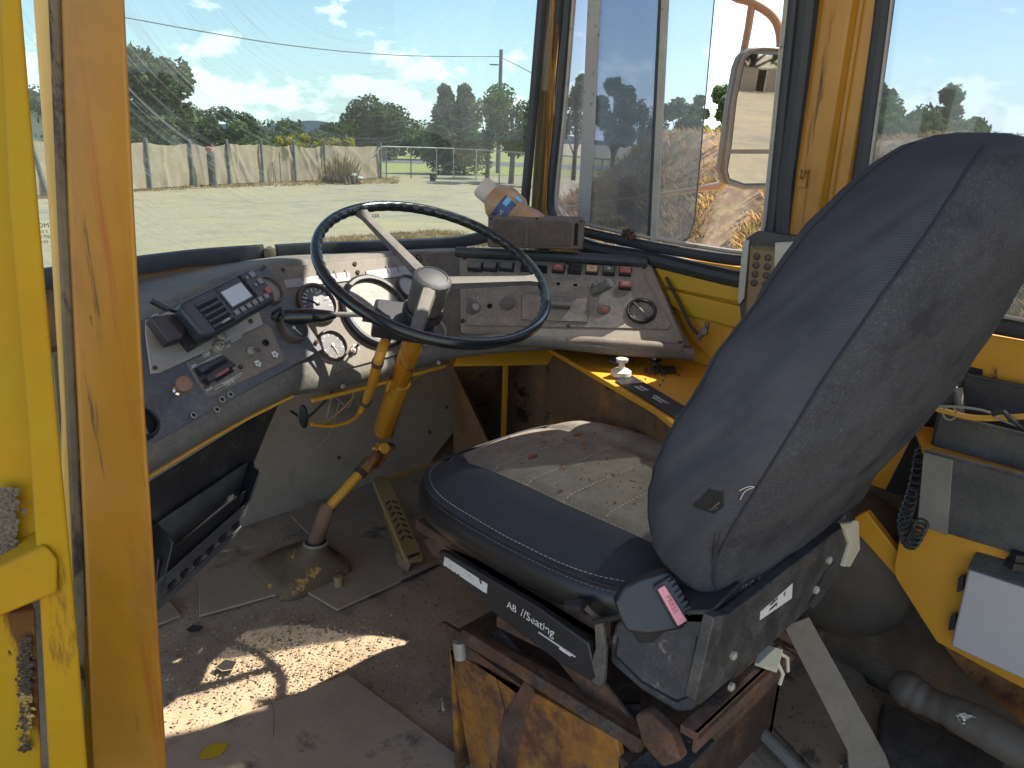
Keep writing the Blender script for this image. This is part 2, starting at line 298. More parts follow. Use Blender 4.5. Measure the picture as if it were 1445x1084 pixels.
def glass(name, tint, dust, dustc, kind=''):
    m = bpy.data.materials.new(name); m.use_nodes = True; t = m.node_tree; t.nodes.clear()
    tr = N(t, 'ShaderNodeBsdfTransparent'); tr.inputs[0].default_value = (*tint, 1)
    gl = N(t, 'ShaderNodeBsdfGlossy', i_Roughness=.02); gl.inputs[0].default_value = (1, 1, 1, 1)
    fz = N(t, 'ShaderNodeFresnel', i_IOR=1.45); m1 = N(t, 'ShaderNodeMixShader'); L(t, math_(t, 'MULTIPLY', fz.outputs[0], .6), m1.inputs[0]); L(t, tr.outputs[0], m1.inputs[1]); L(t, gl.outputs[0], m1.inputs[2])
    df = N(t, 'ShaderNodeBsdfDiffuse'); tl = N(t, 'ShaderNodeBsdfTranslucent'); df.inputs[0].default_value = (*dustc, 1); tl.inputs[0].default_value = (*dustc, 1)
    m2 = N(t, 'ShaderNodeMixShader', i_0=.6); L(t, df.outputs[0], m2.inputs[1]); L(t, tl.outputs[0], m2.inputs[2])
    geo = N(t, 'ShaderNodeNewGeometry'); v = geo.outputs['Position']
    q = N(t, 'ShaderNodeTexNoise', i_Scale=3.0, i_Detail=5.0, i_Roughness=.6); L(t, v, q.inputs[0])
    sp = N(t, 'ShaderNodeTexNoise', i_Scale=260.0, i_Detail=2.0); L(t, v, sp.inputs[0])
    f = math_(t, 'MULTIPLY', ramp(t, q.outputs[0], [(.25, G(.4)), (.75, G(1.5))]), dust)
    f = math_(t, 'ADD', f, math_(t, 'MULTIPLY', ramp(t, sp.outputs[0], [(.66, G(0)), (.72, G(1))]), dust*1.2))
    if kind == 'wiper':
        pv = onw(500, -150); vd = N(t, 'ShaderNodeVectorMath', operation='DISTANCE'); L(t, v, vd.inputs[0]); vd.inputs[1].default_value = pv
        sx = N(t, 'ShaderNodeSeparateXYZ'); L(t, v, sx.inputs[0])
        cb = N(t, 'ShaderNodeCombineXYZ'); L(t, math_(t, 'MULTIPLY', vd.outputs['Value'], 95.0), cb.inputs[0]); L(t, math_(t, 'MULTIPLY', sx.outputs[0], 2.2), cb.inputs[1])
        an = N(t, 'ShaderNodeTexNoise', i_Scale=1.0, i_Detail=6.0, i_Roughness=.75, i_Distortion=.15); L(t, cb.outputs[0], an.inputs[0])
        big = N(t, 'ShaderNodeTexNoise', i_Scale=2.6, i_Detail=2.0); L(t, v, big.inputs[0])
        lf = ramp(t, math_(t, 'MULTIPLY', sx.outputs[0], .7), [(.42, G(1)), (.72, G(.7)), (.86, G(.2)), (.97, G(.3))])
        arc = math_(t, 'MULTIPLY', math_(t, 'MULTIPLY', ramp(t, an.outputs[0], [(.52, G(0)), (.66, G(1))]), ramp(t, big.outputs[0], [(.36, G(0)), (.54, G(1))])), lf)
        f = math_(t, 'ADD', f, math_(t, 'MULTIPLY', arc, .45))
    if kind == 'scratch':
        mpn = N(t, 'ShaderNodeMapping'); mpn.inputs['Scale'].default_value = (60, 60, .6); L(t, v, mpn.inputs[0]); an = N(t, 'ShaderNodeTexNoise', i_Scale=1.0, i_Detail=4.0); L(t, mpn.outputs[0], an.inputs[0])
        f = math_(t, 'ADD', f, math_(t, 'MULTIPLY', ramp(t, an.outputs[0], [(.5, G(0)), (.75, G(1))]), dust*.7))
    f = math_(t, 'MINIMUM', f, .9)
    m3 = N(t, 'ShaderNodeMixShader'); L(t, f, m3.inputs[0]); L(t, m1.outputs[0], m3.inputs[1]); L(t, m2.outputs[0], m3.inputs[2])
    o = N(t, 'ShaderNodeOutputMaterial'); L(t, m3.outputs[0], o.inputs[0]); return m
# the windscreen bends round the front of the cab: its plan line
WS = [(-1.2, 1.72), (-.5, 1.76), (.2, 1.76), (.6, 1.735), (.9, 1.69), (1.15, 1.62), (1.32, 1.54), (1.42, 1.45), (1.47, 1.38)]
def onw(u, v):
    d = ray(u, v); best = None
    for (x0, y0), (x1, y1) in zip(WS, WS[1:]):
        ex, ey = x1-x0, y1-y0; det = d.x*(-ey)+ex*d.y
        if abs(det) < 1e-9: continue
        t = (x0*(-ey)+ex*y0)/det; s_ = (d.x*y0-d.y*x0)/det
        if t > 0 and -.02 <= s_ <= 1.02: best = CP+d*t
    return best if best is not None else ony(u, v, 1.7)
# ================================================================== CAB SHELL
XW = 1.51
def poly(pixels, fn): return [fn(u, v) for u, v in pixels]
def curve(P, n=6):
    """Catmull-Rom through points"""
    P = [Vector(p) for p in P]; out = []
    for i in range(len(P)-1):
        a, b, c, d = P[max(i-1, 0)], P[i], P[i+1], P[min(i+2, len(P)-1)]
        for k in range(n):
            t = k/n; out.append(.5*((2*b)+(c-a)*t+(2*a-5*b+4*c-d)*t*t+(3*b-a-3*c+d)*t**3))
    return out+[P[-1]]
# floor of the cab: soil-covered base with loose plates on top
b = B(); n_ = 60
def fz(x, y):
    from mathutils import noise
    return .006*noise.noise((x*9, y*9, 0))+.003*noise.noise((x*31, y*31, 2))
rows = [[(-.6+2.14*i/n_, -.4+2.6*j/n_, fz(-.6+2.14*i/n_, -.4+2.6*j/n_)-.004) for i in range(n_+1)] for j in range(n_+1)]
b.grid(rows); fl = struct('floor', b, FLOOR)
b = B(); b.box((.47, .90, -.05), (2.14, 2.6, .06)); b.box((1.67, 1.83, -.03), (.30, .74, .05)); part('floor_slab', b, FLOOR, fl)
def plate(pts, z, nm='floor_plate', m=PLATE, th=.006):
    b = B(); b.prism([(x, y, z) for x, y in pts], (0, 0, th)); return part(nm, b, m, fl, bev=.0015)
plate([(-.1, .2), (.66, .2), (.725, .80), (.695, 1.15), (.40, 1.20), (-.1, 1.22)], .004)
plate([(.735, .2), (1.3, .2), (1.3, .78), (.735, .79)], .003)
plate([(.80, 1.36), (1.2, 1.36), (1.23, 1.86), (.95, 1.86), (.93, 1.70), (.62, 1.72), (.55, 1.55), (.78, 1.50)], .003)
plate([(.36, 1.82), (.53, 1.80), (.52, 1.58), (.36, 1.58)], .003)
# unseen roof and rear wall, cut back to admit sky light; right wall
b = B(); b.box((.86, .72, 2.16), (1.4, 2.3, .05)); b.box((.3, 1.76, 2.13), (2.5, .12, .10)); b.box((-.40, 1.2, 2.16), (1.14, 1.3, .05)); struct('roof', b, Y_IN, bev=.01)
b = B(); b.box((1.26, -.33, 1.06), (.56, .03, 2.16)); struct('rear_wall', b, Y_IN)
b = B(); b.box((XW+.0125, .55, .385), (.025, 1.80, .80)); b.box((1.80, 1.80, .30), (.025, .74, .74)); b.box((1.66, 1.455, .30), (.30, .02, .74)); b.box((XW+.0125, .60, 2.06), (.025, 1.9, .20)); b.box((XW+.0125, -.26, 1.4), (.025, .2, 1.5)); b.prism([(XW, .76, .78), (XW, 1.45, .78), (XW, 1.36, .845), (XW, 1.25, .835), (XW, .82, .835), (XW, .76, .86)], (.02, 0, 0))  # outer front-corner boxes added to stop sun leaking into the footwell
rw = struct('side_wall', b, Y_IN, bev=.004)
b = B(); b.box((XW-.004, .28, .22), (.006, 1.2, .44)); part('lower_lining', b, mat('brown_grimy_lining', (.075, .052, .034), .85, var=.35, dust=.35, layers=[((.13, .06, .03), 6, .56, .66, .9, one)]), rw)
b = B(); b.prism([onx(925, 376, XW-.004), onx(1070, 402, XW-.004), onx(1070, 432, XW-.004), onx(940, 405, XW-.004)], (-.006, 0, 0)); part('pressed_band', b, Y_LE, rw, bev=.003)
b = B(); b.prism([onx(944, 408, XW-.004), onx(1070, 436, XW-.004), onx(1070, 470, XW-.004), onx(975, 445, XW-.004), onx(950, 432, XW-.004)], (-.013, 0, 0)); part('pressed_band', b, Y_LE, rw, bev=.004)
b = B(); b.prism([onx(955, 436, XW-.004), onx(1070, 474, XW-.004), onx(1040, 540, XW-.004), onx(975, 478, XW-.004)], (-.005, 0, 0)); part('lower_panel', b, Y_IN, rw, bev=.003)
# pillar between the side windows
bp = thing('window_pillar', (XW, .67, .8), 'wide yellow ribbed pillar between the two right-hand side windows', 'pillar')
b = B(); b.box((XW+.0075, .668, 1.40), (.025, .135, 1.36)); part('pillar_body', b, Y_OR, bp, bev=.008, seg=3)
b = B(); b.prism([(XW-.005, .725, .78), (XW-.02, .705, .78), (XW-.02, .655, .78), (XW-.005, .645, .78)], (0, 0, 1.36)); part('rib', b, Y_OR, bp, bev=.004, seg=3)
b = B(); b.prism([(XW-.005, .640, .78), (XW-.012, .632, .78), (XW-.012, .612, .78), (XW-.005, .605, .78)], (0, 0, 1.36)); part('rib', b, Y_OR, bp, bev=.003, seg=3)
c0 = onx(1134, 252, XW-.021)
b = B(); b.box(c0+Vector((-.003, 0, .0)), (.004, .018, .034)); b.tube([c0+Vector((-.005, .006, .012)), c0+Vector((-.012, .004, .016)), c0+Vector((-.014, .002, .004)), c0+Vector((-.006, 0, 0))], .0022, 6); b.tube([c0+Vector((-.005, -.006, .012)), c0+Vector((-.012, -.004, .016)), c0+Vector((-.014, -.004, .004))], .0022, 6)
part('latch_plate', b, Y_OR, bp, bev=.001)
for dy in (.004, -.004):
    b = B(); b.lathe([(.0028, 0), (.0028, .002), (.001, .002), (.001, .0005)], 12, fr(c0+Vector((-.005, dy, -.010)), (-1, 0, 0))); part('screw', b, RUSTM, bp)
# front corner post
cpl = Vector((1.495, 1.385, 0)); cn = Vector((-.72, -.69, 0)); fc = lambda u, v: onp(u, v, cpl, cn)
fp = thing('corner_pillar', fc(760, 330), 'narrow orange yellow corner pillar between windscreen and side window', 'pillar')
b = B(); b.prism(poly([(776, -120), (792, -120), (776, 320), (748, 320)], fc), (.035, .035, 0)); part('pillar_body', b, Y_OR, fp, bev=.004, seg=3)
b = B(); b.tube([fc(793, -120), fc(782, 0), fc(768, 180), fc(758, 310)], .006, 10); part('rib', b, Y_OR, fp)
b = B(); b.tube([fc(800, -120), fc(790, 0), fc(775, 180), fc(764, 312)], .006, 10); part('rib', b, Y_OR, fp)
# side window in its rubber and aluminium frame
sw = thing('side_window', (XW, 1.05, .87), 'sliding side window with scratched grey panes and open rear half', 'window')
fx = lambda x: (lambda u, v: onx(u, v, x))
g1 = curve(poly([(812, -130), (803, 0), (790, 150), (778, 270), (781, 302), (800, 320), (900, 344), (1035, 367), (1066, 362), (1084, 340), (1092, 300), (1110, 120), (1122, 0), (1133, -130)], fx(XW-.006)), 5)
b = B(); b.tube(g1, .0125, 10); part('rubber_seal', b, RUB, sw)
g2 = curve(poly([(820, -130), (810, 0), (798, 150), (786, 272), (790, 298), (808, 311), (900, 332), (1035, 355), (1060, 350), (1074, 332), (1080, 300), (1098, 120), (1110, 0), (1122, -130)], fx(XW-.012)), 5)
b = B(); b.tube(g2, .0055, 8); part('aluminium_frame', b, ALU, sw)
g3 = curve(poly([(800, -130), (790, 0), (776, 150), (768, 270), (766, 312), (830, 348), (920, 366), (1050, 396), (1085, 392)], fx(XW-.003)), 5)
b = B(); b.tube(g3, .019, 10); part('outer_rubber', b, RUB, sw)
b = B(); b.tube(curve(poly([(1108, 330), (1112, 260), (1130, 120), (1143, 0), (1150, -130)], fx(XW-.004)), 5), .0215, 10); part('outer_rubber', b, RUB, sw)
GL_S = glass('scratched_pane_glass', (.55, .57, .61), .06, (.55, .55, .52), 'scratch'); GL_T = glass('tinted_pane_glass', (.62, .66, .72), .075, (.5, .5, .48), 'scratch')
GL_R = glass('dusty_rear_pane_glass', (.52, .56, .58), .055, (.6, .62, .6)); GL_W = glass('tinted_windscreen_glass', (.365, .43, .415), .105, (.44, .45, .42), 'wiper')
b = B(); b.prism(poly([(818, -130), (808, 0), (787, 290), (808, 311), (928, 336), (940, 0), (944, -130)], fx(XW+.004)), (.004, 0, 0)); part('front_pane', b, GL_S, sw, smooth=False) if False else part('front_pane', mesh('front_pane', b, GL_S, smooth=False), None, sw)
rp_ = poly([(836, -130), (832, 0), (818, 314), (930, 336), (955, 345), (972, 335), (980, 312), (992, 180), (1008, 0), (1014, -130)], fx(XW-.006))
b = B(); b.prism(rp_, (.004, 0, 0)); part('sliding_pane', mesh('sliding_pane', b, GL_T, smooth=False), None, sw)
b = B(); b.tube(poly([(1014, -130), (1008, 0), (992, 180), (980, 312), (972, 335), (955, 345)], fx(XW-.0065)), .0013, 6); part('pane_edge', b, RUB, sw)
b = B(); b.prism(poly([(832, -130), (851, -130), (848, 0), (840, 180), (832, 318), (815, 312), (822, 180), (830, 0)], fx(XW-.008)), (-.0015, 0, 0)); part('sticker_strip', b, SCUFW and mat('peeling_grey_strip', (.30, .30, .29), .8, dust=.4, layers=[((.05, .04, .03), 60, .6, .64, .8, (1, 1, .7))]), sw)
b = B(); b.prism(poly([(940, -130), (950, -130), (945, 0), (928, 340), (920, 338), (936, 0)], fx(XW-.010)), (-.008, 0, 0)); part('slider_bar', b, ALU, sw, bev=.001)
b = B(); b.prism(poly([(936, -130), (940, -130), (937, 0), (920, 338), (915, 337), (931, 0)], fx(XW-.010)), (-.006, 0, 0)); part('slider_gasket', b, RUB, sw)
random.seed(3); b = B(); c1_ = onx(888, 334, XW-.03)
for i in range(26):
    b.lathe([(0.0005, -.004), (random.uniform(.003, .007), 0), (.0005, random.uniform(.003, .008))], 5, fr(c1_+Vector((random.uniform(-.01, .01), random.uniform(-.016, .016), random.uniform(-.006, .012))), (random.random()-.5, random.random()-.5, .6)), cap=False)
part('rust_lump', b, RUSTM, sw)
# rear side window
w2 = thing('side_window', (XW, .3, .81), 'dusty fixed side window behind the driver seat', 'window')
b = B(); b.tube(curve(poly([(1262, -130), (1249, 0), (1236, 100), (1219, 230), (1200, 360), (1205, 400), (1240, 425), (1330, 445), (1445, 466), (1600, 492)], fx(XW-.008)), 5), .0165, 10); part('rubber_seal', b, RUB, w2)
b = B(); b.tube(curve(poly([(1273, -130), (1258, 0), (1246, 100), (1228, 230), (1210, 360), (1214, 392), (1250, 412), (1445, 452), (1600, 478)], fx(XW-.014)), 5), .004, 8); part('seal_lip', b, ALU, w2)
b = B(); b.prism([(XW, .60, .80), (XW, -.2, .80), (XW, -.2, 2.0), (XW, .60, 2.0)], (.004, 0, 0)); part('fixed_pane', mesh('fixed_pane', b, GL_R, smooth=False), None, w2)
# windscreen
wsn = thing('windscreen', (.9, 1.69, .82), 'wide curved windscreen with wiper smears and a greenish tint', 'windscreen')
b = B(); k = curve([(x, y, 0) for x, y in WS], 6)
b.grid([[Vector((p.x, p.y, .80)) for p in k], [Vector((p.x, p.y, 1.25)) for p in k], [Vector((p.x, p.y, 2.12)) for p in k]]); part('glass_pane', b, GL_W, wsn, ang=80)
sl1 = [onw(*q) for q in [(60, 392), (120, 382), (190, 374), (280, 363), (372, 356)]]; sl2 = [onw(*q) for q in [(388, 354), (440, 351), (540, 347), (640, 342), (700, 330)]]
def ribbon(path, h, dx=-.012):
    bb = B(); rr = []
    for p in path:
        t = Vector((-.35, -.93, 0))*.018
        rr.append([p+Vector((0, 0, -h)), p+t*.9+Vector((0, 0, -h*.9)), p+t+Vector((0, 0, 0)), p+t*.8+Vector((0, 0, h*.85)), p+Vector((0, 0, h))])
    bb.grid([list(c) for c in zip(*rr)]); return bb
part('lower_seal', ribbon(curve(sl1), .019), RUB, wsn, ang=60, solid=.004); part('lower_seal', ribbon(curve(sl2), .0155), RUB, wsn, ang=60, solid=.004)
b = B(); pj = onw(380, 355); b.lathe([(.001, -.014), (.013, -.010), (.015, 0), (.012, .010), (.001, .016)], 10, fr(pj+Vector((-.008, -.018, 0)), (0, 0, 1))); part('seal_joint_lump', b, mat('dusty_sealant', (.14, .12, .08), .9, var=.4, bump=1, bscale=60, dust=.4), wsn)
se = curve([onw(*q) for q in [(690, 333), (720, 322), (738, 305), (742, 270), (750, 180), (765, 0), (776, -130)]], 5)
b = B(); b.tube([p+Vector((-.012, -.012, 0)) for p in se], .0125, 10); part('side_seal', b, RUB, wsn)
for i, (s_, dv) in enumerate((('OM', 0), ('AS 5', 9), ('E 1700', 16), ('M 43', 23))):
    p = onw(60, 318+dv*1.0); text('glass_marking', s_, px(9 if i == 0 else 6, p), WIREB, wsn, fr(p+Vector((0, -.006, 0)), (-.1, -1, 0), (1, -.1, 0)))
p = onw(521, 305)+Vector((0, -.006, 0)); text('glass_marking', '(E1) 43R', px(8, p), WIREB, wsn, fr(p, (-.1, -1, 0), (1, -.1, 0)))
# front left: the yellow frame the camera looks past
hd = Vector((.70711, .70711, 0)); fd = lambda d: (lambda u, v: onp(u, v, hd*d, hd))
dp = thing('door_pillar', fd(.8)(170, 1000), 'scratched orange yellow door pillar with an orange paint run', 'pillar')
def strip(pixels, d, th, nm, m, par, bev=.004):
    P_ = poly(pixels, fd(d)); c_ = sum(P_, Vector())/len(P_)-CP; c_.z = 0; b = B(); b.prism(P_, c_.normalized()*th); return part(nm, b, m, par, bev=bev, seg=3)
strip([(84, -140), (166, -140), (176, 0), (190, 300), (206, 600), (222, 860), (245, 1230), (138, 1230), (122, 860), (110, 600), (95, 300), (86, 0)], .79, .05, 'pillar_face', Y_OR, dp, .005)
strip([(38, -140), (66, -140), (72, 0), (84, 300), (97, 600), (108, 860), (120, 1230), (92, 1230), (84, 860), (88, 600), (70, 300), (48, 0)], .80, .03, 'pillar_edge', mat('pale_yellow_paint', (.54, .34, .07), .45, var=.1, dust=.2), dp, .003)
gl = [fd(.795)(*q) for q in [(70, -140), (78, 0), (90, 300), (103, 600), (112, 800), (116, 1230)]]
b = B(); b.tube(gl, .006, 8); part('groove_seal', b, mat('dirty_groove', (.13, .10, .06), .8, var=.5, dust=.4, layers=[((.02, .015, .012), 25, .5, .56, .9, (1, 1, .3))]), dp)
b = B(); b.tube([fd(.86)(*q) for q in [(84, 500), (97, 640), (110, 760), (124, 882)]], .013, 8); part('grey_door_seal', b, mat('olive_grey_rubber', (.11, .105, .075), .7, var=.2), dp)
strip([(100, 870), (138, 880), (150, 1230), (100, 1230)], .84, .02, 'lower_flange', Y_LE, dp)
random.seed(5)
df_ = thing('door_frame', fd(.62)(40, 1000), 'flaking lemon yellow door frame at the left edge of view', 'door')
strip([(-80, -140), (14, -140), (18, 0), (40, 300), (62, 600), (66, 778), (-80, 850)], .645, .02, 'door_skin', Y_DO, df_, .004)
strip([(-10, -140), (26, -140), (30, 0), (55, 300), (82, 600), (110, 900), (135, 1230), (78, 1230), (60, 900), (40, 600), (14, 300), (0, 0)][0:12], .62, .04, 'frame_upright', Y_DO, df_, .004)
strip([(-80, 838), (64, 770), (82, 790), (82, 838), (-80, 905)], .615, .04, 'frame_rail', Y_DO, df_, .004)
strip([(-80, 880), (50, 860), (66, 1230), (-80, 1230)], .66, .02, 'lower_skin', Y_DO, df_, .003)
b = B()
for i in range(420):
    u = random.gauss(36, 5); v = random.uniform(900, 1060) if i % 3 else random.uniform(905, 990); p = fd(.655)(u, v)
    b.lathe([(.0005, 0), (random.uniform(.001, .0032), .0005), (.0003, random.uniform(.001, .0035))], 5, fr(p, -hd+Vector((random.random()-.5, random.random()-.5, random.random()-.5))*.8), cap=False)
part('old_sealant', b, mat('black_brown_sealant', (.05, .035, .02), .9, var=.6, layers=[((.35, .24, .06), 30, .55, .6, .8, one)]), df_, kind='stuff')
b = B()
for i in range(500):
    u = random.gauss(10, 7); v = random.uniform(690, 790); p = fd(.636)(u, v)
    b.lathe([(.0005, 0), (random.uniform(.001, .004), .001), (.0003, random.uniform(.001, .004))], 5, fr(p, -hd+Vector((random.random()-.5, random.random()-.5, random.random()-.5))*.8), cap=False)
part('dirt_crust', b, mat('dusty_crust', (.13, .10, .07), .95, var=.5), df_, kind='stuff')
# ================================================================== DASHBOARD
dash = thing('dashboard', (.9, 1.4, .55), 'dusty wraparound dashboard with gauges and switches behind the steering wheel', 'dashboard')
def plane3(a, b_, c): n = (b_-a).cross(c-a).normalized(); return (a, n if n.dot(CP-a) > 0 else -n)
LP = plane3(onz(215, 622, .63), onz(452, 490, .68), onz(375, 376, .83))
IP = plane3(onz(443, 528, .63), onz(636, 474, .64), onz(393, 378, .82))
RP = plane3(onz(645, 467, .66), onz(965, 488, .66), onz(648, 360, .81))
def on(P, off=0): return lambda u, v: onp(u, v, P[0]+P[1]*off, P[1])
def F_(P, u, v, off=0, u2=None, v2=None):
    p = on(P, off)(u, v)
    q = on(P, off)(u2, v2) if u2 is not None else p+Vector((1, 0, 0))
    return fr(p, P[1], q-p)
lpf, ipf, rpf = on(LP, -.008), on(IP, -.012), on(RP, -.010)
st = [((100, 745), (100, 700), lpf(110, 505), (130, 402)), ((215, 672), (213, 630), lpf(196, 452), (205, 388)), ((330, 603), (337, 560), lpf(295, 400), (300, 368)), ((415, 560), (436, 504), lpf(380, 372), (385, 356)),
      ((443, 562), (443, 533), ipf(398, 374), (400, 354)), ((540, 538), (540, 506), ipf(500, 364), (510, 350)), ((632, 513), (636, 482), ipf(606, 356), (600, 345)),
      ((655, 507), (648, 474), rpf(646, 354), (642, 342)), ((800, 494), (800, 484), rpf(775, 358), (790, 350)), ((975, 496), (972, 492), rpf(918, 369), (908, 356))]
rows = [[] for _ in range(7)]
for i, (lb, lt, pt, hb) in enumerate(st):
    f = lpf if i < 4 else ipf if i < 7 else rpf
    P = (LP, IP, RP)[0 if i < 4 else 1 if i < 7 else 2]
    T = f(*lt); z = T.z-.075; b0 = onp(lb[0], lb[1], T-Vector((0, 0, 0))-P[1]*.012, P[1])
    rows[0].append(b0-Vector((0, 0, .0))+Vector((.02, .05, .0))); rows[1].append(b0); rows[2].append((b0+T)/2+P[1]*.018); rows[3].append(T+P[1]*.004); rows[4].append(pt)
    pu, pv = prj(pt); fr5 = .35 if i < 4 else .5; hp = onz(pu+(hb[0]-pu)*fr5, pv+(hb[1]+4-pv)*fr5, pt.z+.010); rows[5].append(hp)
    wp = onw(hb[0], hb[1]+5) if i < 9 else onx(hb[0]+4, hb[1]+2, XW-.02)
    rows[6].append(wp+Vector((-.004, -.012, 0)))
b = B(); b.grid(rows); part('dash_moulding', b, DASH, dash, sub=2, ang=180)
b = B(); b.tube(curve([rows[5][i]+Vector((0, 0, -.010)) for i in (7, 8, 9)], 5), .013, 10); part('hood_roll', b, DASHD, dash)
b = B(); b.tube(curve([rows[1][i]+Vector((.004, .012, -.003)) for i in (0, 1, 2, 3)], 5), .003, 8); b.tube(curve([rows[1][i]+Vector((.004, .014, -.010)) for i in (4, 5, 6)], 5), .0045, 8); part('yellow_rail', b, Y_IN, dash)
b = B(); b.prism([onz(645, 503, .60), onz(790, 487, .60), onz(772, 515, .575), onz(640, 517, .575)], (.03, .05, -.004)); part('yellow_rail', b, Y_IN, dash)
def panel(nm, pix, P, m, off, th, bev=.0015, par=None):
    b = B(); b.prism(poly(pix, on(P, off)), -P[1]*th); return part(nm, b, m, par or dash, bev=bev)
def screw(P, u, v, r=3.0, m=RUSTM, off=.0, par=None, nm='screw'):
    M = F_(P, u, v, off); R_ = px(r, M.translation); b = B(); b.lathe([(R_, -.002), (R_, .0012), (R_*.8, .002), (R_*.45, .002), (R_*.4, .0004)], 12, M); return part(nm, b, m, par or dash)
def hole(P, u, v, r=4, off=.001, ring=ALU, par=None):
    M = F_(P, u, v, off); R_ = px(r, M.translation); b = B(); b.lathe([(R_*1.25, -.001), (R_*1.25, .0015), (R_*.85, .0018), (R_*.8, -.001)], 16, M, cap=False); h = part('socket', b, ring, par or dash)
    b = B(); b.lathe([(R_*.85, -.0005), (R_*.85, .0002)], 16, M); part('socket_hole', b, DARKV, h); return h
# left panel
panel('left_panel', [(205, 620), (216, 626), (455, 493), (448, 478), (380, 378), (362, 378), (196, 452)], LP, PANB, .0, .006)
panel('radio_plate', [(205, 470), (213, 527), (226, 526), (372, 458), (350, 395), (205, 452)], LP, ALU, .003, .003)
panel('control_plate', [(262, 512), (375, 457), (382, 462), (402, 505), (398, 512), (298, 560), (290, 558)], LP, PANG, .002, .002)
for u, v in [(219, 519), (372, 377), (292, 545), (340, 518), (354, 453), (447, 482)]: screw(LP, u, v, 3.2, off=.005)
for u, v in [(310, 476), (307, 491)]:
    M = F_(LP, u, v, .004); R_ = px(8, M.translation); b = B(); b.lathe([(R_, -.002), (R_, .010), (R_*.85, .012), (R_*.75, .009), (R_*.6, .009), (R_*.55, .014), (R_*.35, .014), (R_*.3, .006)], 20, M); part('jack_socket', b, ALU, dash)
def toggle(P, u, v, du, dv, r=6, L_=.02):
    M = F_(P, u, v, .003); R_ = px(r, M.translation); b = B(); b.lathe([(R_, -.002), (R_, .005), (R_*.6, .006), (R_*.5, .010)], 14, M); t = part('toggle_switch', b, ALU, dash)
    p = M.translation+P[1]*.008; q = on(P, .018)(u+du, v+dv); b = B(); b.tube([p, q], [R_*.3, R_*.45], 8); part('toggle_lever', b, BEZ, t)
toggle(LP, 353, 496, 14, -2)
hole(LP, 375, 484, 4, off=.003, ring=DARKV)
panel('slider_slot_plate', [(274, 520), (316, 501), (334, 515), (296, 540), (284, 541)], LP, BLK, .004, .003)
for q in ([(286, 524), (318, 506), (322, 511), (290, 530)], [(300, 533), (326, 518), (331, 524), (306, 539)]): panel('slider_slot', q, LP, DARKV, .0046, .001, 0)
panel('temperature_pointer', [(303, 530), (322, 519), (324, 522), (306, 533)], LP, RED, .0055, .001, 0)
for u, v in ((285, 522), (296, 535)):
    p = on(LP, .012)(u, v); b = B(); b.box((0, 0, 0), (px(14, p), px(10, p), .014)); part('slider_knob', b, BLK, dash, fr(p, LP[1], on(LP, .012)(u+20, v-12)-p), bev=.0015)
def txt(P, s, u, v, size, off=.003, m=WHITEL, du=20, dv=-11, par=None):
    M = F_(P, u, v, off, u+du, v+dv); return text('lettering', s, px(size, M.translation), m, par or dash, M)
txt(LP, 'TEMP', 324, 540, 9, off=.0026); txt(LP, 'MAX', 296, 549, 6, off=.0026); txt(LP, 'DEF', 292, 500, 8, off=.0048); txt(LP, 'MIN', 274, 516, 5, off=.0026); txt(LP, 'ON/OFF', 334, 478, 6, off=.0048); txt(LP, 'OFF', 322, 489, 5, off=.0048); txt(LP, 'OPEN', 218, 446, 6, off=.0036)
b = B()
for a in (((303, 546), (342, 526)), ((303, 550), (340, 530)), ((270, 520), (312, 499))):
    b.tube([on(LP, .0045)(*a[0]), on(LP, .0045)(*a[1])], .0005, 4)
part('scale_line', b, WHITEL, dash)
for u, v in ((364, 513), (388, 500)):
    M = F_(LP, u, v, .0047); b = B()
    for k in range(5): b.lathe([(.0005, 0), (px(2.3, M.translation), .0002), (.0004, .0004)], 6, M @ Matrix.Rotation(k*1.2566, 4, 'Z') @ Matrix.Translation((px(3.6, M.translation), 0, 0)), cap=False)
    part('fan_symbol', b, WHITEL, dash)
# the brown pull knob
M = F_(LP, 250, 552, .0); R_ = px(11.5, M.translation); ax = (onp(261, 541, LP[0]+LP[1]*.045, LP[1])-M.translation).normalized(); M2 = fr(M.translation, ax)
b = B(); b.lathe([(R_*.6, -.003), (R_*.6, .004), (R_*.35, .006), (R_*.35, .012)], 16, M2); kn = part('pull_knob', b, CHROME, dash)
b = B(); b.lathe([(R_*.42, .010), (R_*.5, .026), (R_*.95, .036), (R_*1.02, .040), (R_*.95, .044), (R_*.3, .046)], 22, M2); part('knob_cap', b, BROWNK, kn)
for u, v in [(313, 564), (325, 557), (306, 578), (273, 586)]: hole(LP, u, v, 3.8, off=.003)
def vent(P, u, v, r, off=.002, tilt=None):
    M = F_(P, u, v, off); R_ = px(r, M.translation); b = B(); b.lathe([(R_*1.12, -.004), (R_*1.12, .006), (R_*1.02, .010), (R_*.9, .008), (R_*.86, -.002)], 30, M, cap=False); t = part('air_vent', b, BLK, dash)
    b = B(); b.lathe([(R_*.9, -.001), (R_*.9, .0)], 26, M); part('vent_void', b, DARKV, t)
    b = B(); b.box((0, 0, .006), (R_*.14, R_*1.72, .007), None)
    b2 = B(); b2.v = [M @ p for p in b.v]; b2.f = b.f; b2.mi = b.mi; part('vent_vane', b2, BTNG, t)
    b = B(); b.lathe([(R_*.93, .0085), (R_*.90, .0105), (R_*.87, .0085)], 26, M, cap=False); part('vent_trim', b, CHROME, t)
vent(LP, 198, 598, 23)
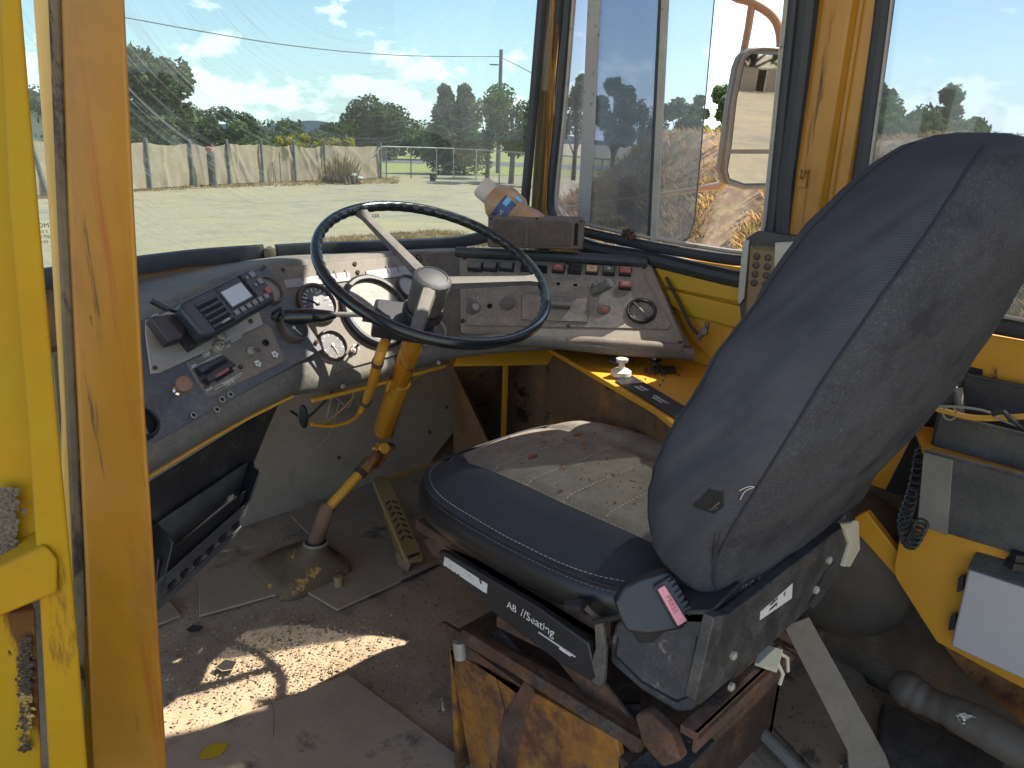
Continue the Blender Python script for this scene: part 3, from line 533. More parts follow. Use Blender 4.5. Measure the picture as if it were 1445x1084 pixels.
def gauge(P, u, v, r, face, off=.003, ticks=0, needle=None, bez=BEZ, th=.010):
    M = F_(P, u, v, off, u+20, v-4); R_ = px(r, M.translation); b = B(); b.lathe([(R_*1.04, -.004), (R_*1.04, th*.7), (R_*.98, th), (R_*.90, th), (R_*.86, th*.4)], 36, M, cap=False); g = part('gauge', b, bez, dash)
    b = B(); b.lathe([(R_*.93, th*.1), (R_*.93, th*.35)], 32, M); part('gauge_face', b, face, g)
    if ticks:
        b = B()
        for k in range(ticks):
            a = rad(200-220*k/(ticks-1)); ca, sa = math.cos(a), math.sin(a); l = .12 if k % 2 else .2
            c = [M @ Vector((R_*(rr*ca-tt*sa), R_*(rr*sa+tt*ca), th*.35+.0004)) for rr, tt in ((.78, -.018), (.78, .018), (.78-l, .018), (.78-l, -.018))]; b.quad(*c)
        part('gauge_ticks', b, WHITEL, g, kind='stuff')
    if needle is not None:
        a = rad(needle); d = Vector((math.cos(a), math.sin(a), 0)); b = B(); b.tube([M @ (d*(-R_*.12)+Vector((0, 0, th*.5))), M @ (d*R_*.68+Vector((0, 0, th*.5)))], [R_*.045, R_*.015], 6); b.lathe([(R_*.10, th*.35), (R_*.10, th*.65), (R_*.03, th*.7)], 12, M); part('gauge_needle', b, WHITEL if face is not GDARK else BLK, g)
    return g, M, R_
gauge(LP, 378, 411, 21, GFACE, off=.003); g_, M_, R2 = gauge(LP, 413, 464, 21, GMID, off=.006, ticks=0, needle=-65)
# instrument panel
panel('instrument_panel', [(443, 529), (450, 532), (640, 478), (642, 470), (603, 360), (596, 358), (392, 377), (394, 385)], IP, PANG, .0, .008)
gauge(IP, 447, 429, 30, GDARK, off=.001, ticks=13, needle=150, bez=BEZ); gauge(IP, 468, 488, 23, GMID, off=.001, ticks=9, needle=-80, bez=BEZ)
gauge(IP, 530, 440, 54, GFACE, off=.001, bez=BLK, th=.014); gauge(IP, 575, 406, 18, mat('bright_gauge_face', (.30, .30, .28), .3, dust=.2), off=.001, bez=BEZ); gauge(IP, 614, 466, 16, GMID, off=.001, bez=ALU)
txt(IP, '80', 432, 421, 5, off=.0075); txt(IP, '120', 447, 414, 5, off=.0075); txt(IP, '160', 461, 421, 5, off=.0075)
LBL = mat('faded_warning_strip', (.24, .235, .23), .5, var=.2, dust=.4)
panel('warning_light_strip', [(400, 395), (403, 407), (496, 396), (493, 383)], IP, LBL, .003, .003, .001); panel('warning_light_strip', [(516, 382), (519, 396), (590, 387), (592, 373)], IP, LBL, .003, .003, .001)
for u in (425, 448, 472, 487, 545, 560, 575): panel('strip_divider', [(u, 384-(u-425)*.09), (u+1.4, 384-(u-425)*.09), (u+4, 396-(u-425)*.09), (u+2.4, 396-(u-425)*.09)], IP, PANG, .0042, .001, 0)
for u, v in [(399, 381), (501, 372), (505, 384), (630, 467), (450, 519)]: screw(IP, u, v, 3.2, off=.002)
M = F_(IP, 588, 366, .002); R_ = px(8, M.translation); b = B(); b.lathe([(R_, -.001), (R_, .006), (R_*.7, .008), (R_*.65, .004), (R_*.35, .004), (R_*.3, .010), (R_*.1, .010)], 18, M); part('bolt_boss', b, BEZ, dash)
toggle(IP, 501, 492, 5, -7, 5.5); toggle(IP, 497, 496, -3, 5, 4)
for u, v in [(484, 545), (619, 512)]: screw((onp(u, v, rows[2][5], IP[1]), IP[1]), u, v, 3.2, ALU, off=.002)
# right switch panel
panel('switch_panel', [(648, 362), (650, 468), (655, 471), (964, 490), (966, 484), (919, 374), (914, 371), (660, 360)], RP, mat('dusty_panel_frame', (.20, .175, .135), .7, var=.2, dust=.6, dustc=(.30, .26, .20), dscale=12, bump=.4), .0, .008)
panel('switch_plate', [(660, 368), (658, 459), (870, 463), (943, 465), (948, 459), (905, 380), (895, 376)], RP, PANR, .003, .003)
def rocker(P, u, v, w_, h_, m, off=.004, sym=None, du=10, dv=.9):
    M = F_(P, u, v, off, u+du, v+dv); p = M.translation; W_, H_ = px(w_, p), px(h_, p)
    b = B(); b.box((0, 0, .002), (W_*1.15, H_*1.25, .012)); r = part('rocker_switch', b, BLK, dash, M, bev=.001)
    b = B(); b.box((0, 0, .011), (W_, H_*.95, .006), Matrix.Rotation(.12, 3, 'X')); part('rocker_cap', b, m, r, M, bev=.0015)
    if sym:
        MM = M @ Matrix.Translation((0, 0, .0152)); b = B()
        if sym == 'tri':
            pts = [Vector((math.cos(rad(a))*H_*.30, math.sin(rad(a))*H_*.30-.0004, 0)) for a in (90, 210, 330)]
            b.tube([MM @ q for q in pts], .0006, 4, closed=True)
        elif sym == 'sun':
            b.lathe([(H_*.12, 0), (H_*.12, .0004)], 10, MM)
            for k in range(8): a = k*.785; b.tube([MM @ Vector((math.cos(a)*H_*.2, math.sin(a)*H_*.2, 0)), MM @ Vector((math.cos(a)*H_*.32, math.sin(a)*H_*.32, 0))], .0004, 4)
        elif sym == 'ring':
            b.tube([MM @ Vector((math.cos(k)*H_*.28, math.sin(k)*H_*.22, 0)) for k in [j*.7854 for j in range(8)]], .0006, 4, closed=True)
        else:
            for k in (-1, -.35, .35, 1): b.tube([MM @ Vector((k*W_*.22, -H_*.2, 0)), MM @ Vector((k*W_*.22*(.6 if abs(k) < 1 else 1), H_*.2, 0))], .0005, 4)
        part('switch_symbol', b, WHITEL if m is RED else GDARK if m is YELB else WHITEL, r)
for u in (671, 692, 715): rocker(RP, u, 378, 18, 11, BTNG)
rocker(RP, 743, 379, 14, 10, BLK)
panel('empty_switch_slot', [(757, 374), (757, 386), (772, 386), (772, 375)], RP, DARKV, .0045, .001, 0)
rocker(RP, 788, 381, 15, 10, RED, sym='bars'); rocker(RP, 811, 382, 16, 11, BLK); rocker(RP, 835, 383, 15, 10, YELB, sym='ring'); rocker(RP, 859, 384, 15, 11, GRNB, sym='sun'); rocker(RP, 882, 385, 15, 10, RED, sym='tri'); rocker(RP, 882, 405, 15, 9, RED, sym='bars')
for u, v in [(670, 395), (788, 401), (812, 403)]: hole(RP, u, v, 4, off=.004)
hole(RP, 767, 399, 3, off=.004); hole(RP, 691, 432, 3, off=.004, ring=DARKV)
toggle(RP, 836, 403, 0, 3, 5)
def knob(P, u, v, r, Lk, tu, tv, m, base=None, cap=None):
    p = on(P, .003)(u, v); q = onp(tu, tv, P[0]+P[1]*(Lk+.003), P[1]); R_ = px(r, p); M = fr(p, q-p); l = (q-p).length
    b = B(); b.lathe([(R_*1.25, -.001), (R_*1.25, .004), (R_*1.0, .006), (R_*1.0, l-.002), (R_*.85, l), (R_*.2, l)], 22, M); k = part('knob', b, m, dash)
    if cap: b = B(); b.lathe([(R_*.62, l), (R_*.62, l+.0015), (R_*.5, l+.002)], 18, M); part('knob_insert', b, cap, k)
    return k
knob(RP, 838, 412, 7, .036, 862, 399, BTNG); knob(RP, 668, 436, 8, .012, 671, 433, BTNG, cap=ALU); knob(RP, 716, 430, 8.5, .012, 718, 427, BTNG, cap=PANG); knob(RP, 852, 437, 8, .007, 854, 437, BTNG, cap=RED)
panel('ashtray_front', [(736, 415), (736, 450), (830, 454), (830, 420)], RP, PANR, .008, .005); 
b = B(); b.tube([on(RP, .009)(*q) for q in [(736, 415), (736, 450), (830, 454), (830, 420)]], .0008, 6, closed=True); part('ashtray_edge', b, ALU, dash)
p = on(RP, .018)(789, 431); b = B(); b.box((0, 0, 0), (px(32, p), px(7, p), .016)); part('ashtray_handle', b, BTNG, dash, fr(p, RP[1], on(RP, .018)(799, 432)-p), bev=.003)
vent(RP, 905, 440, 19)
for u, v in [(655, 364), (909, 377), (653, 453), (801, 372), (802, 460), (960, 484)]: screw(RP, u, v, 3, off=.002)
b = B(); b.tube([on(RP, .004)(*q) for q in [(846, 392), (846, 398), (854, 398)]], .0005, 4); b.tube([on(RP, .004)(*q) for q in [(668, 419), (668, 422)]], .0006, 4); b.tube([on(RP, .004)(*q) for q in [(674, 419), (674, 422)]], .0006, 4); part('printed_mark', b, WHITEL, dash)
# lower roll below the switch panel
b = B(); b.tube(curve([on(RP, .004)(650, 480), on(RP, .006)(760, 482), on(RP, .006)(860, 492), on(RP, .002)(978, 500)], 5), .014, 12); part('lower_roll', b, DASH, dash)
b = B(); b.tube(curve([on(RP, .008)(801, 483), on(RP, .010)(850, 485), on(RP, .010)(962, 494)], 5), .0145, 12); part('torn_trim_piece', b, mat('brown_trim', (.10, .08, .06), .6, dust=.5), dash)
# cable looping from panel to wall
b = B(); b.tube(curve([onx(940, 392, 1.49), onx(960, 430, 1.48), onx(975, 460, 1.47), onx(990, 476, 1.47)], 5), .004, 8); tag(part('cable', b, WIREB, None), 'black cable running down the side wall beside the switch panel', 'cable')
b = B(); b.tube(curve([onx(985, 478, 1.46), onx(996, 464, 1.46), onx(998, 455, 1.46)], 4), .006, 8); b.lathe([(.004, 0), (.009, .004), (.009, .01), (.004, .013)], 12, fr(onx(996, 468, 1.45), (-1, 0, .2))); tag(part('hose_clamp', b, mat('dull_metal', (.16, .15, .13), .6, .3), None), 'dull metal hose clamp on the side wall beside the switch panel', 'clamp')
# two-way radio
C0, C1, C2 = on(LP, .055)(255, 463), on(LP, .055)(375, 395), None
rm = fr(on(LP, .05)(318, 433), LP[1]+Vector((0, 0, .0)), on(LP, .05)(380, 398)-on(LP, .05)(314, 433))
Rw, Rh = px(158, rm.translation), px(58, rm.translation)
radio = thing('two_way_radio', on(LP, .02)(314, 440), 'charcoal two-way radio with grey display mounted on the left dash panel', 'radio')
b = B(); hw, hh_ = Rw/2, Rh/2
b.prism([rm @ Vector(q) for q in [(-hw*.86, -hh_*1.0, -.008), (hw*.88, -hh_*.98, -.008), (hw, -hh_*.6, -.008), (hw, hh_*.55, -.008), (hw*.84, hh_, -.008), (-hw*.9, hh_, -.008), (-hw, hh_*.7, -.008), (-hw, -hh_*.7, -.008)]], LP[1]*.030); part('radio_body', b, mat('charcoal_radio_plastic', (.022, .026, .034), .42, var=.15, dust=.15, bump=.2), radio, bev=.006, seg=4)
b = B(); b.prism([rm @ Vector(q) for q in [(-hw*.9, -hh_*.8, -.05), (hw*.5, -hh_*.8, -.05), (hw*.5, hh_*.7, -.05), (-hw*.9, hh_*.7, -.05)]], LP[1]*.045); part('radio_chassis', b, BLK, radio, bev=.002)
def rbox(nm, x, y, z, sx, sy, sz, m, bv=.001, par=None):
    b = B(); b.box((0, 0, 0), (sx, sy, sz)); return part(nm, b, m, par or radio, rm @ Matrix.Translation((x, y, z)), bev=bv)
for k in range(5): rbox('speaker_slat', -hw*.48, hh_*(.52-.30*k), .023, Rw*.25, Rh*.075, .004, BLK if k < 0 else mat('slat_plastic', (.03, .034, .044), .45, dust=.2) if k == 0 else bpy.data.materials['slat_plastic'], .0015)
for k in range(5): rbox('speaker_slot', -hw*.48, hh_*(.37-.30*k), .0215, Rw*.25, Rh*.06, .002, DARKV, 0)
rbox('display_bezel', hw*.16, hh_*.20, .0225, Rw*.31, Rh*.62, .003, BLK, .002); rbox('display', hw*.16, hh_*.13, .0245, Rw*.27, Rh*.44, .002, LCD, .001)
for k in range(6): rbox('key', -hw*.10+hw*.165*k, -hh_*.62, .0235, Rw*.052, Rh*.13, .004, bpy.data.materials.get('grey_key') or mat('grey_key', (.18, .18, .17), .5, dust=.2), .0012)
rbox('key', hw*.86, -hh_*.40, .0235, Rw*.055, Rh*.18, .004, RED, .0012)
for x, y in ((.80, .66), (.85, .18), (.64, .62), (.70, .12)): rbox('key', hw*x, hh_*y, .0235, Rw*(.05 if x > .75 else .03), Rh*(.16 if x > .75 else .08), .004, bpy.data.materials['grey_key'], .0012)
rbox('selector_groove', hw*.52, hh_*.25, .0225, Rw*.04, Rh*.66, .003, DARKV, .0014)
text('lettering', 'SR2000', Rh*.10, WHITEL, radio, rm @ Matrix.Translation((hw*.10, hh_*.72, .0225))); text('lettering', 'UNIDEN', Rh*.075, WHITEL, radio, rm @ Matrix.Translation((-hw*.44, -hh_*.72, .0258)))
b = B(); b.prism([on(LP, .03)(*q) for q in [(204, 456), (238, 452), (252, 470), (250, 486), (230, 492)]], LP[1]*.022); part('mounting_bracket', b, BLK, radio, bev=.002)
b = B(); b.prism([on(LP, .03)(*q) for q in [(248, 480), (262, 470), (285, 482), (262, 490)]], LP[1]*.012); part('mounting_bracket', b, DARKV, radio, bev=.002)
b = B(); b.tube([on(LP, .06)(212, 423), on(LP, .055)(236, 436)], .0055, 10); b.tube([on(LP, .055)(236, 436), on(LP, .04)(250, 441)], .003, 8); part('bracket_knob', b, BLK, radio)
b = B(); b.tube([on(LP, .05)(385, 450), on(LP, .05)(391, 442)], .004, 8); part('microphone_plug', b, BLK, radio)
# steering wheel
wc = Vector((.912, 1.131, .842)); wn = Vector((-.051, -.496, 1)).normalized(); WRm = fr(wc, wn, (1, 0, 0))
sw_ = thing('steering_wheel', (.93, 1.19, .76), 'large three-spoke black steering wheel with dusty grey hub', 'steering wheel')
def wpt(a, r, h): return WRm @ Vector((math.cos(a)*r, math.sin(a)*r, h))
WR = .226
def ang(u, v):
    p = onp(u, v, wc, wn); q = WRm.inverted() @ p; return math.atan2(q.y, q.x)
n = 192; b = B(); vs = []; fs = []; m = 16
for i in range(n):
    a = 2*math.pi*i/n; bump = .0011*math.sin(a*54)
    for k in range(m):
        q = 2*math.pi*k/m; rr = .0098; cr = math.cos(q)*rr
        if cr < 0: cr += bump*(-math.cos(q))*1.6
        vs.append(wpt(a, WR+cr, math.sin(q)*rr*1.12))
for i in range(n):
    for k in range(m): fs.append((i*m+k, ((i+1) % n)*m+k, ((i+1) % n)*m+(k+1) % m, i*m+(k+1) % m))
b.add(vs, fs); part('rim', b, BLKG, sw_, ang=80, recalc=True)
hubc = onp(607, 405, wc-wn*.03, wn); hubM = fr(hubc, wn)
for (u, v, nm) in ((508, 296, 0), (752, 393, 1), (585, 474, 2)):
    a = ang(u, v); o_ = wpt(a, WR-.004, -.002); i_ = hubc+(o_-hubc)*.10+wn*.008; d = (o_-i_).normalized(); sd = d.cross(wn).normalized(); b = B(); vs = []
    for t in (0, .25, .6, .88, 1.0):
        c = i_+(o_-i_)*t; w0 = .0155-.004*t+(.008 if t == 1.0 else 0); h0 = .009-.003*t
        vs.append([c+sd*w0*x+wn*h0*y for x, y in ((-1, -.6), (-.75, .7), (0, 1), (.75, .7), (1, -.6), (.6, -1), (-.6, -1))])
    R0 = [r+[r[0]] for r in vs]; b.grid(R0); part('spoke', b, SPOKE, sw_, ang=50, recalc=True)
b = B(); b.lathe([(.033, -.052), (.035, -.046), (.0365, .0), (.0375, .012), (.036, .019), (.031, .025), (.0285, .0252), (.027, .0235), (.012, .0265), (.001, .027)], 40, hubM); part('hub', b, SPOKE, sw_)
b = B(); b.lathe([(.0375, .0205), (.031, .0262), (.0287, .0266), (.0275, .0246), (.012, .0278), (.001, .0284)], 40, hubM); part('hub_cap', b, DASHD, sw_)
b = B(); b.lathe([(.040, -.068), (.041, -.056), (.039, -.052)], 32, hubM); part('hub_collar', b, BLK, sw_)
# steering column
col = thing('steering_column', (.80, 1.53, .01), 'orange yellow steering column with universal joint standing in a floor boot', 'steering column')
cT = hubc-wn*.085; cB = ony(541, 608, 1.43); cB.x += 0
def taper(bb, p, q, r0, r1, n=8, rot=0): bb.tube([p, q], [r0, r1], n)
mid = cT+(cB-cT)*.50
b = B(); b.tube([cT, mid], .0225, 8); part('upper_tube', b, Y_OR, col, bev=.003, ang=50)
b = B(); b.tube([mid-(cB-cT).normalized()*.006, mid, cB-(cB-cT).normalized()*.0], [.022, .0265, .0255], 8); part('lower_tube', b, Y_OR, col, bev=.003, ang=50)
j = ony(540, 632, 1.47); jb = ony(520, 655, 1.50); lowT = jb; lowB = onp(462, 718, (0, 1.52, 0), Vector((0, 1, .1)))
b = B(); d = (j-cB).normalized(); sd = Vector((1, .1, 0))
b.tube([cB, cB+d*.014], .014, 12); b.prism([cB+sd*.02-d*.004, cB+sd*.02+d*.034, cB+sd*.010+d*.034, cB+sd*.010-d*.004], (0, -.022, .006)); b.prism([cB-sd*.02-d*.004, cB-sd*.02+d*.034, cB-sd*.010+d*.034, cB-sd*.010-d*.004], (0, -.022, .006)); part('joint_yoke', b, Y_RU, col, bev=.003)
b = B(); b.lathe([(.012, -.015), (.015, -.012), (.015, .012), (.012, .015), (.002, .015)], 16, fr(j, (-.2, -1, .3))); b.tube([j-Vector((.026, 0, 0)), j+Vector((.026, 0, 0))], .009, 12); part('joint_cross', b, Y_IN, col)
d2 = (lowT-lowB).normalized(); b = B(); b.prism([j+Vector((.030, .0, .008)), j+Vector((.014, 0, .012)), lowT+Vector((.012, 0, -.01)), lowT+Vector((.024, 0, .0))], (0, -.02, -.006)); b.prism([j-Vector((.030, .0, -.004)), j-Vector((.016, 0, -.004)), lowT-Vector((.004, 0, .012)), lowT-Vector((.018, 0, .004))], (0, -.02, -.006)); b.tube([lowT+d2*.012, lowT-d2*.02], .019, 14); part('joint_yoke', b, Y_RU, col, bev=.003)
b = B(); b.tube([lowT-d2*.01, lowB-d2*.01], .0125, 14); part('shaft', b, Y_IN, col); b = B(); b.tube([lowT-d2*.018, lowT-d2*.036], .0165, 14); part('shaft_collar', b, RUSTM, col)
bb_ = onz(440, 778, .06); b = B(); b.tube([lowB+d2*.004, lowB, bb_], [.0175, .0195, .0205], 18); part('rust_sleeve', b, mat('brown_sleeve', (.14, .075, .045), .8, var=.3, dust=.3), col)
# the boot: square flared base rising to a ring
bc = Vector(((onz(365, 800, .02)+onz(480, 800, .02)+onz(390, 845, .02)+onz(455, 755, .02))/4)); rngs = []
ringc = onz(446, 770, .085)
for t, s0, zz in ((0, 1.04, .0), (.02, 1.06, .012), (.06, 1.0, .028), (.25, .90, .034), (.50, .62, .050), (.80, .36, .074), (1, .29, .092)):
    rr = []
    for k in range(40):
        a = 2*math.pi*k/40; e = 7.0-5.0*t**.6; ca, sa = math.cos(a), math.sin(a); q = (abs(ca)**e+abs(sa)**e)**(-1/e)
        c = bc.lerp(Vector((ringc.x, ringc.y, 0)), t); rr.append(Vector((c.x+ca*q*.098*s0, c.y+sa*q*.098*s0, zz+.002)))
    rngs.append(rr+[rr[0]])
b = B(); b.grid(rngs); part('boot_cover', b, BOOTM, col, ang=60, recalc=True)
b = B(); b.tube([p+Vector((0, 0, .001)) for p in rngs[-1][:-1]], .0035, 8, closed=True); part('boot_lip', b, mat('worn_boot_lip', (.22, .19, .15), .8, dust=.3), col)
b = B(); b.lathe([(.026, .0), (.026, .001)], 20, Matrix.Translation((ringc.x, ringc.y, .086))); part('boot_opening', b, DARKV, col)
# lever pipe beside column, stalk switch
stM = WRm
b = B(); sp_ = [on((cT, wn), 0)(u, v) for u, v in ((530, 420), (628, 432), (612, 470), (527, 458))]
b.prism(sp_, -wn*.034); ss = part('stalk_housing', b, BLK, col, bev=.006, seg=3)
spn = Vector((-.35, -.45, .6)).normalized(); q0 = cT+wn*.012
pS = lambda u, v, o=0: onp(u, v, cT+wn*o, Vector((-.5, -.8, .3)).normalized())
b = B(); b.tube([pS(550, 452), pS(508, 444), pS(470, 444)], .0052, 10); sk = part('stalk_lever', b, BTNG, col)
b = B(); b.tube([pS(474, 445), pS(466, 445), pS(456, 446), pS(442, 446), pS(441, 446), pS(402, 447), pS(399, 447), pS(397, 447), pS(386, 448), pS(383, 448)], [.006, .0095, .0125, .0145, .0155, .0155, .0185, .0185, .0115, .009], 18); part('stalk_grip', b, BLKG, sk)
b = B(); b.tube([pS(512, 446), pS(550, 452)], .011, 12); part('stalk_grip_root', b, RUB, sk)
pipe = curve([pS(546, 476, -.03), onp(535, 505, cT, (0, 1, 0)), onp(524, 545, mid, (0, 1, 0)), onp(512, 575, cB, (0, 1, 0)), onp(498, 592, cB, (0, 1, 0)), onp(470, 601, cB, (0, 1, 0)), onp(440, 599, cB, (0, 1, 0))], 6)
b = B(); b.tube(pipe, [.0105]*(len(pipe)//2-4)+[.0105-.0060*min(1, k/8) for k in range(len(pipe)-(len(pipe)//2-4))], 12); part('cable_conduit', b, Y_IN, col)
for u, v, r in ((513, 563, .0135), (530, 512, .012)): 
    p = min(pipe, key=lambda q: (Vector((q.x, q.y, q.z))-onp(u, v, q, (0, 1, 0))).length); b = B(); i0 = pipe.index(p); dd = (pipe[min(i0+1, len(pipe)-1)]-p).normalized(); b.tube([p-dd*.008, p+dd*.008], r, 14); part('conduit_clamp', b, BEZ, col)
b = B(); pm = mid+Vector((-.03, -.012, .0)); b.prism([pm+Vector((-.014, 0, -.014)), pm+Vector((.02, 0, -.01)), pm+Vector((.02, 0, .016)), pm+Vector((-.006, 0, .012))], (0, .012, 0)); part('conduit_bracket', b, Y_OR, col, bev=.003)
# loose wires under the dash
random.seed(11)
WM_ = [WIREY, WIREG, WIREB, WIREY, WIREG]
lbl = ['thin orange wire sagging under the dash beside the steering column', 'long thin grey wire drooping across the kick panel', 'black wire bunched under the dash lip beside the oval flap', 'thick orange wire bundle curving under the dash beside the conduit', 'grey wire hanging in a loop under the instrument panel']
pw = lambda u, v, y=1.46: ony(u, v, y)
paths = [[(500, 560), (480, 580), (455, 598), (430, 596)], [(480, 560), (470, 600), (455, 625), (420, 640), (360, 642)], [(470, 552), (450, 575), (430, 590), (410, 580)], [(655, 512), (600, 525), (580, 538), (560, 530)], [(500, 548), (492, 575), (470, 560), (462, 590)]]
for wi, (pp, m_) in enumerate(zip(paths, WM_)):
    b = B(); b.tube(curve([pw(u, v, 1.42 if wi == 3 else 1.47) for u, v in pp], 6), (.0022, .001, .003, .0035, .002)[wi], 6); tag(part('wire', b, m_, None), lbl[wi], 'wire', 'wires under the dash')
b = B(); pf = ony(428, 588, 1.42); b.lathe([(.0125, -.001), (.0145, 0), (.0125, .002)], 24, fr(pf, (-.1, -1, .1), (1, 0, 0)) @ Matrix.Diagonal((.85, 1.9, 1, 1)))
tag(part('oval_flap', b, BLK, None), 'small oval black flap hanging below the dash lip', 'flap')
# kick panel, pedal, side box
b = B(); kp = lambda u, v: onp(u, v, (.9, 1.90, 0), Vector((0, -1, .30)).normalized())
kk = [kp(200, 800), kp(340, 745), kp(520, 685), kp(605, 655), kp(640, 610), kp(648, 480), kp(200, 480)]
b.prism(kk, (0, .01, 0)); kpo = struct('kick_panel', b, KICK, bev=.002)
b = B(); b.prism([kp(325, 752), kp(610, 652), kp(606, 662), kp(326, 764)], (0, -.012, -.004)); part('bottom_edge', b, Y_IN, kpo, bev=.001)
b = B(); b.prism([(-1.2, 2.16, -.06), (1.82, 2.16, -.06), (1.82, 2.16, .67), (-1.2, 2.16, .67)], (0, .02, 0)); b.prism([(x, y+.005, .655) for x, y in WS]+[(1.535, 1.38, .655), (1.82, 1.44, .655), (1.82, 2.18, .655), (-1.2, 2.18, .655)], (0, 0, .012)); b.prism([(1.47, 1.385, .76), (1.535, 1.385, .76), (1.535, 1.40, .76), (1.47, 1.40, .76)], (0, 0, .12)); b.prism([(x, y, .64) for x, y in WS]+[(x, y+.004, .64) for x, y in WS[::-1]], (0, 0, .16)); struct('front_bulkhead', b, RUSTP)  # flat cap ahead of the windscreen added to keep sun off the footwell
for u, v in ((478, 646), (630, 575), (606, 610)):
    b = B(); b.lathe([(.006, 0), (.006, .003), (.002, .005)], 10, fr(kp(u, v), (0, -1, .3))); part('bolt', b, RUSTM, kpo)
pd = thing('accelerator_pedal', (1.03, 1.42, 0), 'long dirty yellow accelerator pedal with chevron grips', 'pedal')
pa, pb_ = onz(585, 795, .035), onz(534, 675, .155); dn = (pb_-pa); sd = Vector((1, .12, 0)); pn = sd.cross(dn).normalized(); sd = dn.cross(pn).normalized(); Lp = dn.length; PM = Matrix(((sd.x, dn.x/Lp, pn.x, pa.x), (sd.y, dn.y/Lp, pn.y, pa.y), (sd.z, dn.z/Lp, pn.z, pa.z), (0, 0, 0, 1)))
if pn.dot(CP-pa) < 0: PM = PM @ Matrix.Diagonal((-1, 1, -1, 1))
b = B(); hwp = .027; out = [(-hwp, .008), (-hwp*.8, 0), (hwp*.8, 0), (hwp, .008), (hwp, Lp-hwp)]+[(hwp*math.cos(a), Lp-hwp+hwp*math.sin(a)) for a in (.5, 1.0, 1.57, 2.1, 2.6)]+[(-hwp, Lp-hwp)]
b.prism([(x, y, 0) for x, y in out], (0, 0, .012)); part('pedal_plate', b, WOODY, pd, PM, bev=.003)
for k in range(7):
    for s in (-1, 1):
        b = B(); b.box((s*.0105, .075+k*.021, .0128), (.016, .0042, .002), Matrix.Rotation(s*-.75, 3, 'Z')); part('grip_rib', b, BLK, pd, PM)
b = B(); b.box((.0, .016, .0126), (.036, .007, .002), Matrix.Rotation(.25, 3, 'Z')); part('grip_rib', b, BLK, pd, PM)
b = B(); b.prism([(-.03, .02, -.002), (-.008, .0, -.002), (-.008, .055, -.002), (-.024, .06, -.002)], (0, 0, -.03)); b.tube([(-.03, .05, -.015), (.03, .05, -.015)], .005, 8); part('pedal_hinge', b, mat('brown_hinge', (.18, .115, .06), .8, dust=.3), pd, PM, bev=.003)
b = B(); b.box((1.045, 1.42, .006), (.12, .13, .005)); part('rubber_mat', b, RUB, pd, bev=.002)
b = B(); b.prism([pa+Vector((-.01, .03, -.02)), pa+Vector((.012, .03, -.02)), pa.lerp(pb_, .6)+Vector((.01, .02, -.01)), pa.lerp(pb_, .6)+Vector((-.01, .02, -.01))], (0, .01, -.01)); part('pedal_arm', b, mat('orange_arm', (.22, .11, .03), .7), pd)
bs = onz(478, 830, .0); b = B(); b.lathe([(.016, 0), (.016, .006), (.0115, .007), (.0125, .018), (.0105, .02), (.0105, .026), (.0125, .028), (.011, .034), (.002, .035)], 18, Matrix.Translation(bs)); tag(part('floor_button', b, mat('tan_button', (.24, .17, .08), .8, var=.2, dust=.3), None), 'small tan foot button on the floor beside the column boot', 'foot switch')
# yellow-topped rusty box right of the wheel
sb = thing('side_console', (1.35, 1.1, 0), 'rusty brown side box with yellow top between dash and driver seat', 'console')
tp = [onz(772, 490, .60), onz(925, 578, .60), onz(1000, 640, .60), (1.50, .70, .60), (1.50, 1.2, .60)]
b = B(); b.prism(tp, (0, 0, -.012)); part('box_top', b, Y_IN, sb, bev=.002)
a0, a1, a2 = onz(772, 490, .588), onz(925, 578, .588), onz(1000, 640, .588); 
b = B(); b.prism([a0, a1, a1-Vector((0, 0, .57)), a0-Vector((0, 0, .57))], (.012, .006, 0)); b.prism([a1, a2, a2-Vector((0, 0, .57)), a1-Vector((0, 0, .57))], (.012, .006, 0)); part('rusty_side', b, RUSTP, sb)
b = B(); fr_ = [a0, a0+Vector((-.02, .30, 0)), a0+Vector((-.02, .30, -.56)), a0-Vector((0, 0, .56))]; 
zz0 = onz(640, 515, .59); bq = onz(645, 640, .10)
b.prism([a0, onx(648, 520, 1.40)+Vector((0, 0, 0)), onz(640, 520, .57), onz(640, 640, .10), Vector((a0.x, a0.y, .02))], (.01, .01, 0)); part('rusty_front', b, RUSTP, sb)
b = B(); b.box(Vector(((a0.x+zz0.x)/2+.06, (a0.y+zz0.y)/2+.05, .3)), (.01, .01, .5)); part('inner_post', b, Y_IN, sb)
ztop = .602
c = onz(886, 514, ztop); b = B(); b.lathe([(.029, 0), (.029, .002), (.026, .0026)], 28, fr(c+Vector((.012, .03, 0)), (0, 0, 1))); part('alloy_disc', b, mat('bluish_disc', (.33, .36, .42), .4, .4, dust=.4), sb)
c = onz(876, 531, ztop); b = B(); b.lathe([(.020, 0), (.023, .004), (.022, .012), (.016, .016), (.007, .018), (.006, .034), (.004, .034)], 24, fr(c, (0, 0, 1))); kb = part('push_knob', b, CREAM, sb); b = B(); b.lathe([(.012, .033), (.0135, .036), (.013, .040), (.004, .042)], 20, fr(c, (0, 0, 1))); part('knob_cap', b, mat('silver_cream_cap', (.48, .45, .38), .4, .2), kb)
c = onz(924, 517, ztop); b = B(); b.lathe([(.008, 0), (.010, .006), (.008, .016)], 18, fr(c, (0, 0, 1))); kb = part('push_knob', b, RUSTM, sb); b = B(); b.lathe([(.013, .014), (.0165, .019), (.0155, .025), (.009, .029), (.001, .030)], 24, fr(c, (0, 0, 1))); part('knob_cap', b, BLKG, kb)
b = B(); b.box(onz(938, 522, ztop)+Vector((0, 0, .001)), (.055, .05, .002), Matrix.Rotation(.7, 3, 'Z')); part('base_plate', b, RUSTM, sb, bev=.001)
